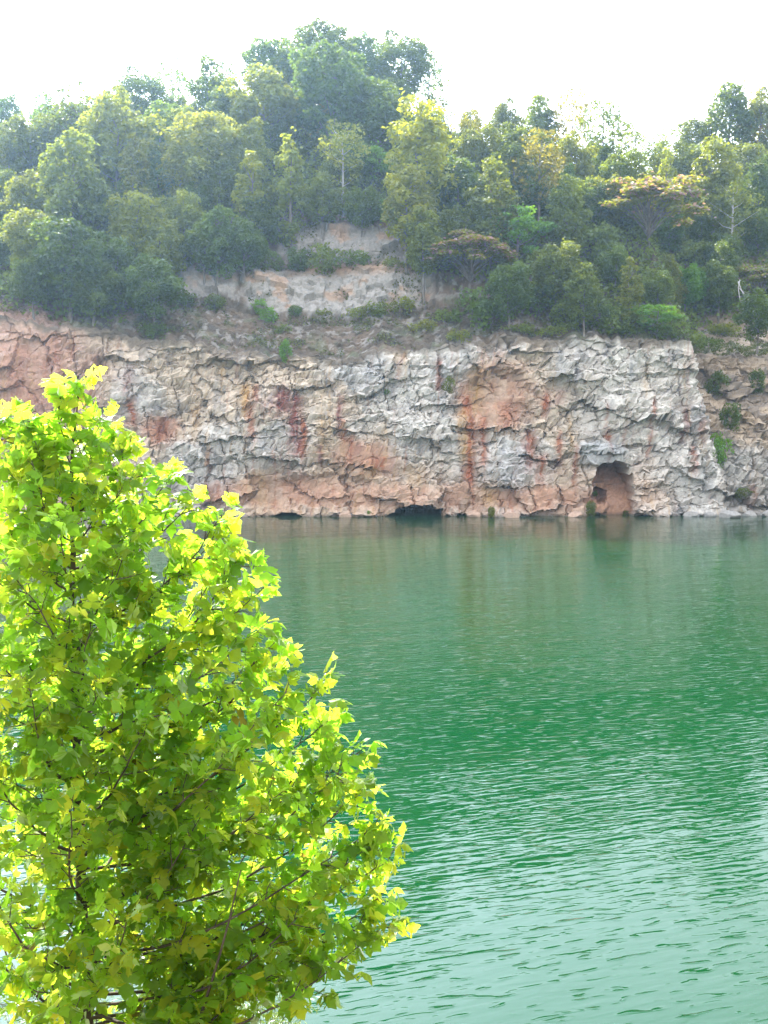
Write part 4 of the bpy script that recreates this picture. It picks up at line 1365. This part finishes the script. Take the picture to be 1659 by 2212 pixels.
# silhouette tips on the open side: (dx, dy, depth, dy where it leaves the trunk)
TIPS = [
    (172, 812, 8.0, 960), (110, 832, 7.9, 1010), (235, 880, 8.05, 1030), (300, 945, 8.0, 1110), (312, 1000, 7.9, 1180), (385, 1012, 8.0, 1230), (445, 1065, 8.1, 1290), (508, 1088, 8.0, 1360), (500, 1135, 8.2, 1400),
    (545, 1175, 8.0, 1480), (590, 1255, 8.05, 1540), (600, 1330, 7.8, 1600), (618, 1372, 8.0, 1640), (590, 1430, 8.1, 1680), (645, 1480, 7.9, 1760), (728, 1475, 8.0, 1800), (722, 1550, 8.0, 1840), (705, 1620, 8.2, 1880),
    (800, 1612, 8.0, 1920), (760, 1660, 7.8, 1950), (808, 1690, 8.1, 2000), (835, 1770, 8.0, 2060), (852, 1850, 8.0, 2110), (800, 1830, 7.9, 2100), (845, 1925, 8.1, 2150), (846, 1990, 8.0, 2180), (790, 1985, 8.0, 2200),
    (650, 2060, 7.8, 2240), (600, 2010, 8.2, 2220), (560, 2120, 7.7, 2300), (510, 2180, 7.9, 2330), (690, 1930, 7.6, 2170), (690, 1800, 8.5, 2080), (620, 1700, 7.5, 1960), (560, 1560, 7.4, 1850),
    (40, 885, 7.9, 1060), (12, 885, 8.1, 1090), (10, 930, 8.1, 1120), (60, 980, 7.6, 1150), (-30, 1050, 8.0, 1230), (0, 1130, 7.7, 1290),
]
nleaf = 0
for dx, dy, Y, ty in TIPS:
    zt = at8(160, ty)[2]
    p0, r = trunk_at_z(zt)
    tip = at8(dx, dy, Y)
    # keep the leafy outline just inside the tip
    tip = p0 + (tip - p0) * (1 - (0.10 if dy < 1500 else 0.05) / max(0.3, np.linalg.norm(tip - p0)))
    nleaf += add_branch(p0, tip, min(0.016, r * 0.5), 1.0 if ty < 2050 else 0.85)
# limbs all round
R_Y = [840, 900, 1000, 1080, 1180, 1250, 1370, 1450, 1500, 1620, 1800, 1990, 2080, 2200, 2450, 2700]
R_V = [20, 70, 150, 280, 360, 400, 430, 450, 520, 600, 640, 620, 480, 340, 240, 120]
nb = 50
for k in range(nb):
    ph = k * 2.39996 + 0.6
    tyd = 1000 + (2560 - 1000) * ((k + 0.5) / nb) ** 0.9
    if abs(math.cos(ph)) > 0.93 and math.cos(ph) > 0: continue
    p0, r = trunk_at_z(at8(160, tyd)[2])
    best = None
    for s in np.linspace(0.15, 3.0, 60):
        rise = 0.80 * s * (1.0 - 0.1 * s)
        zz = p0[2] + rise
        dyv = np.interp(zz, [at8(160, y)[2] for y in (2700, 2200, 1700, 1200, 700)], [2700, 2200, 1700, 1200, 700])
        Rm = np.interp(dyv, R_Y, R_V) * K / F * YT * 0.90
        if s > Rm: break
        best = (s, zz)
    if best is None: continue
    s, zz = best
    s *= rs.uniform(0.82, 1.0) * (0.62 if math.sin(ph) < -0.35 else 1.0)
    tip = np.array([p0[0] + s * math.cos(ph), p0[1] + s * math.sin(ph), zz])
    nleaf += add_branch(p0, tip, min(0.014, r * 0.4), 0.95 if tyd < 1700 else 0.58, t0=0.06)
print("leaves on sycamore:", nleaf)
for k in range(18):                       # short leafy shoots hugging the trunk
    zt = at8(160, 1350 + 800 * (k + 0.5) / 18)[2]
    p0, r = trunk_at_z(zt)
    ph = -1.57 + (k * 2.4) % 3.6 - 1.8
    L = rs.uniform(0.45, 0.8)
    nleaf += add_branch(p0, p0 + L * np.array([math.cos(ph), math.sin(ph), 0.55]), 0.007, 1.0, t0=0.08, twig=0.26)
# the dark second stem leaning out low down
st0, _ = trunk_at_z(at8(190, 2480)[2])
pth, rd = resample([st0, at8(419, 2240, 7.7), at8(470, 2080, 7.6), at8(498, 1977, 7.55), at8(520, 1880, 7.5)], [0.020, 0.013, 0.010, 0.007, 0.004], 14)
v, q = tube(pth - base, rd, 7)
obj("branch", mesh_np("branch", v, q, smooth=True), M_BARK_DARK, tree)

# ------------------------------------------------------------------ feathery shrubs on the bank behind it
def feathery(px, py, Y, hgt, spread, seed, label):
    rng = np.random.default_rng(seed)
    top = at(px, py, Y)
    g = float(bank_z(np.array([top[0]]), np.array([Y]))[0])
    root = empty("feathery_shrub", (top[0], Y, g))
    tag(root, label, "shrub", "feathery shrubs on the near bank")
    H = top[2] - g
    wood, nv, nq = [], [], []
    cc = []
    for k in range(16):
        a = rng.uniform(0, 6.28); sp = spread * math.sqrt(rng.random())
        tip = np.array([sp * math.cos(a), sp * math.sin(a), H * rng.uniform(0.72, 1.0)])
        path = [np.array([0.1 * math.cos(a), 0.1 * math.sin(a), -0.1]), tip * np.array([.35, .35, .5]), tip]
        pth, rd = resample(path, [0.014, 0.009, 0.002], 8)
        wood.append(tube(pth, rd, 4))
        for j in range(150):
            t = rng.uniform(0.25, 1.0)
            p = np.array([np.interp(t, np.linspace(0, 1, 8), pth[:, i]) for i in range(3)])
            d = unit(rng.normal(size=3) + np.array([0, 0, 0.3]))
            s0 = p + d * rng.uniform(0.0, 0.22)
            for m in range(6):
                d2 = unit(d + rng.normal(size=3) * 0.75)
                w = np.cross(d2, rng.normal(size=3)); w = unit(w) * 0.0042
                ln = rng.uniform(0.05, 0.10); q0 = s0 + d * 0.02 * m
                i0 = len(nv) * 4
                nv.append(np.array([q0 - w * 0.4, q0 + d2 * ln * 0.5 - w, q0 + d2 * ln, q0 + d2 * ln * 0.5 + w]))
    v, q = join_parts(wood)
    obj("stem", mesh_np("stem", v, q, smooth=True), M_BARK, root)
    V = np.concatenate(nv); Q = np.arange(len(V)).reshape(-1, 4)
    col = np.array([0.13, 0.19, 0.05]) * (0.7 + 0.6 * rng.random(len(Q)))[:, None]
    obj("leaves", mesh_np("leaves", V, Q, col, 'FACE'), M_NEEDLE, root)


feathery(560, 2040, 10.2, 3, 0.75, 1, "pale feathery shrub poking out below the sycamore's lowest branch")
feathery(430, 1930, 10.6, 3, 0.75, 2, "taller feathery shrub half hidden behind the sycamore's leaning stem")
feathery(130, 2080, 10.4, 3, 0.7, 3, "feathery shrub seen through the gaps behind the sycamore trunk")

# ------------------------------------------------------------------ render settings
c = scene.cycles
c.max_bounces = 7
c.diffuse_bounces = 3
c.glossy_bounces = 3
c.transmission_bounces = 4
c.volume_bounces = 1
c.transparent_max_bounces = 8
c.use_denoising = True
try:
    c.denoiser = 'OPENIMAGEDENOISE'
    c.denoising_input_passes = 'RGB_ALBEDO_NORMAL'
    c.denoising_prefilter = 'ACCURATE'
except Exception:
    pass
c.sample_clamp_indirect = 6.0
c.caustics_reflective = False
c.caustics_refractive = False
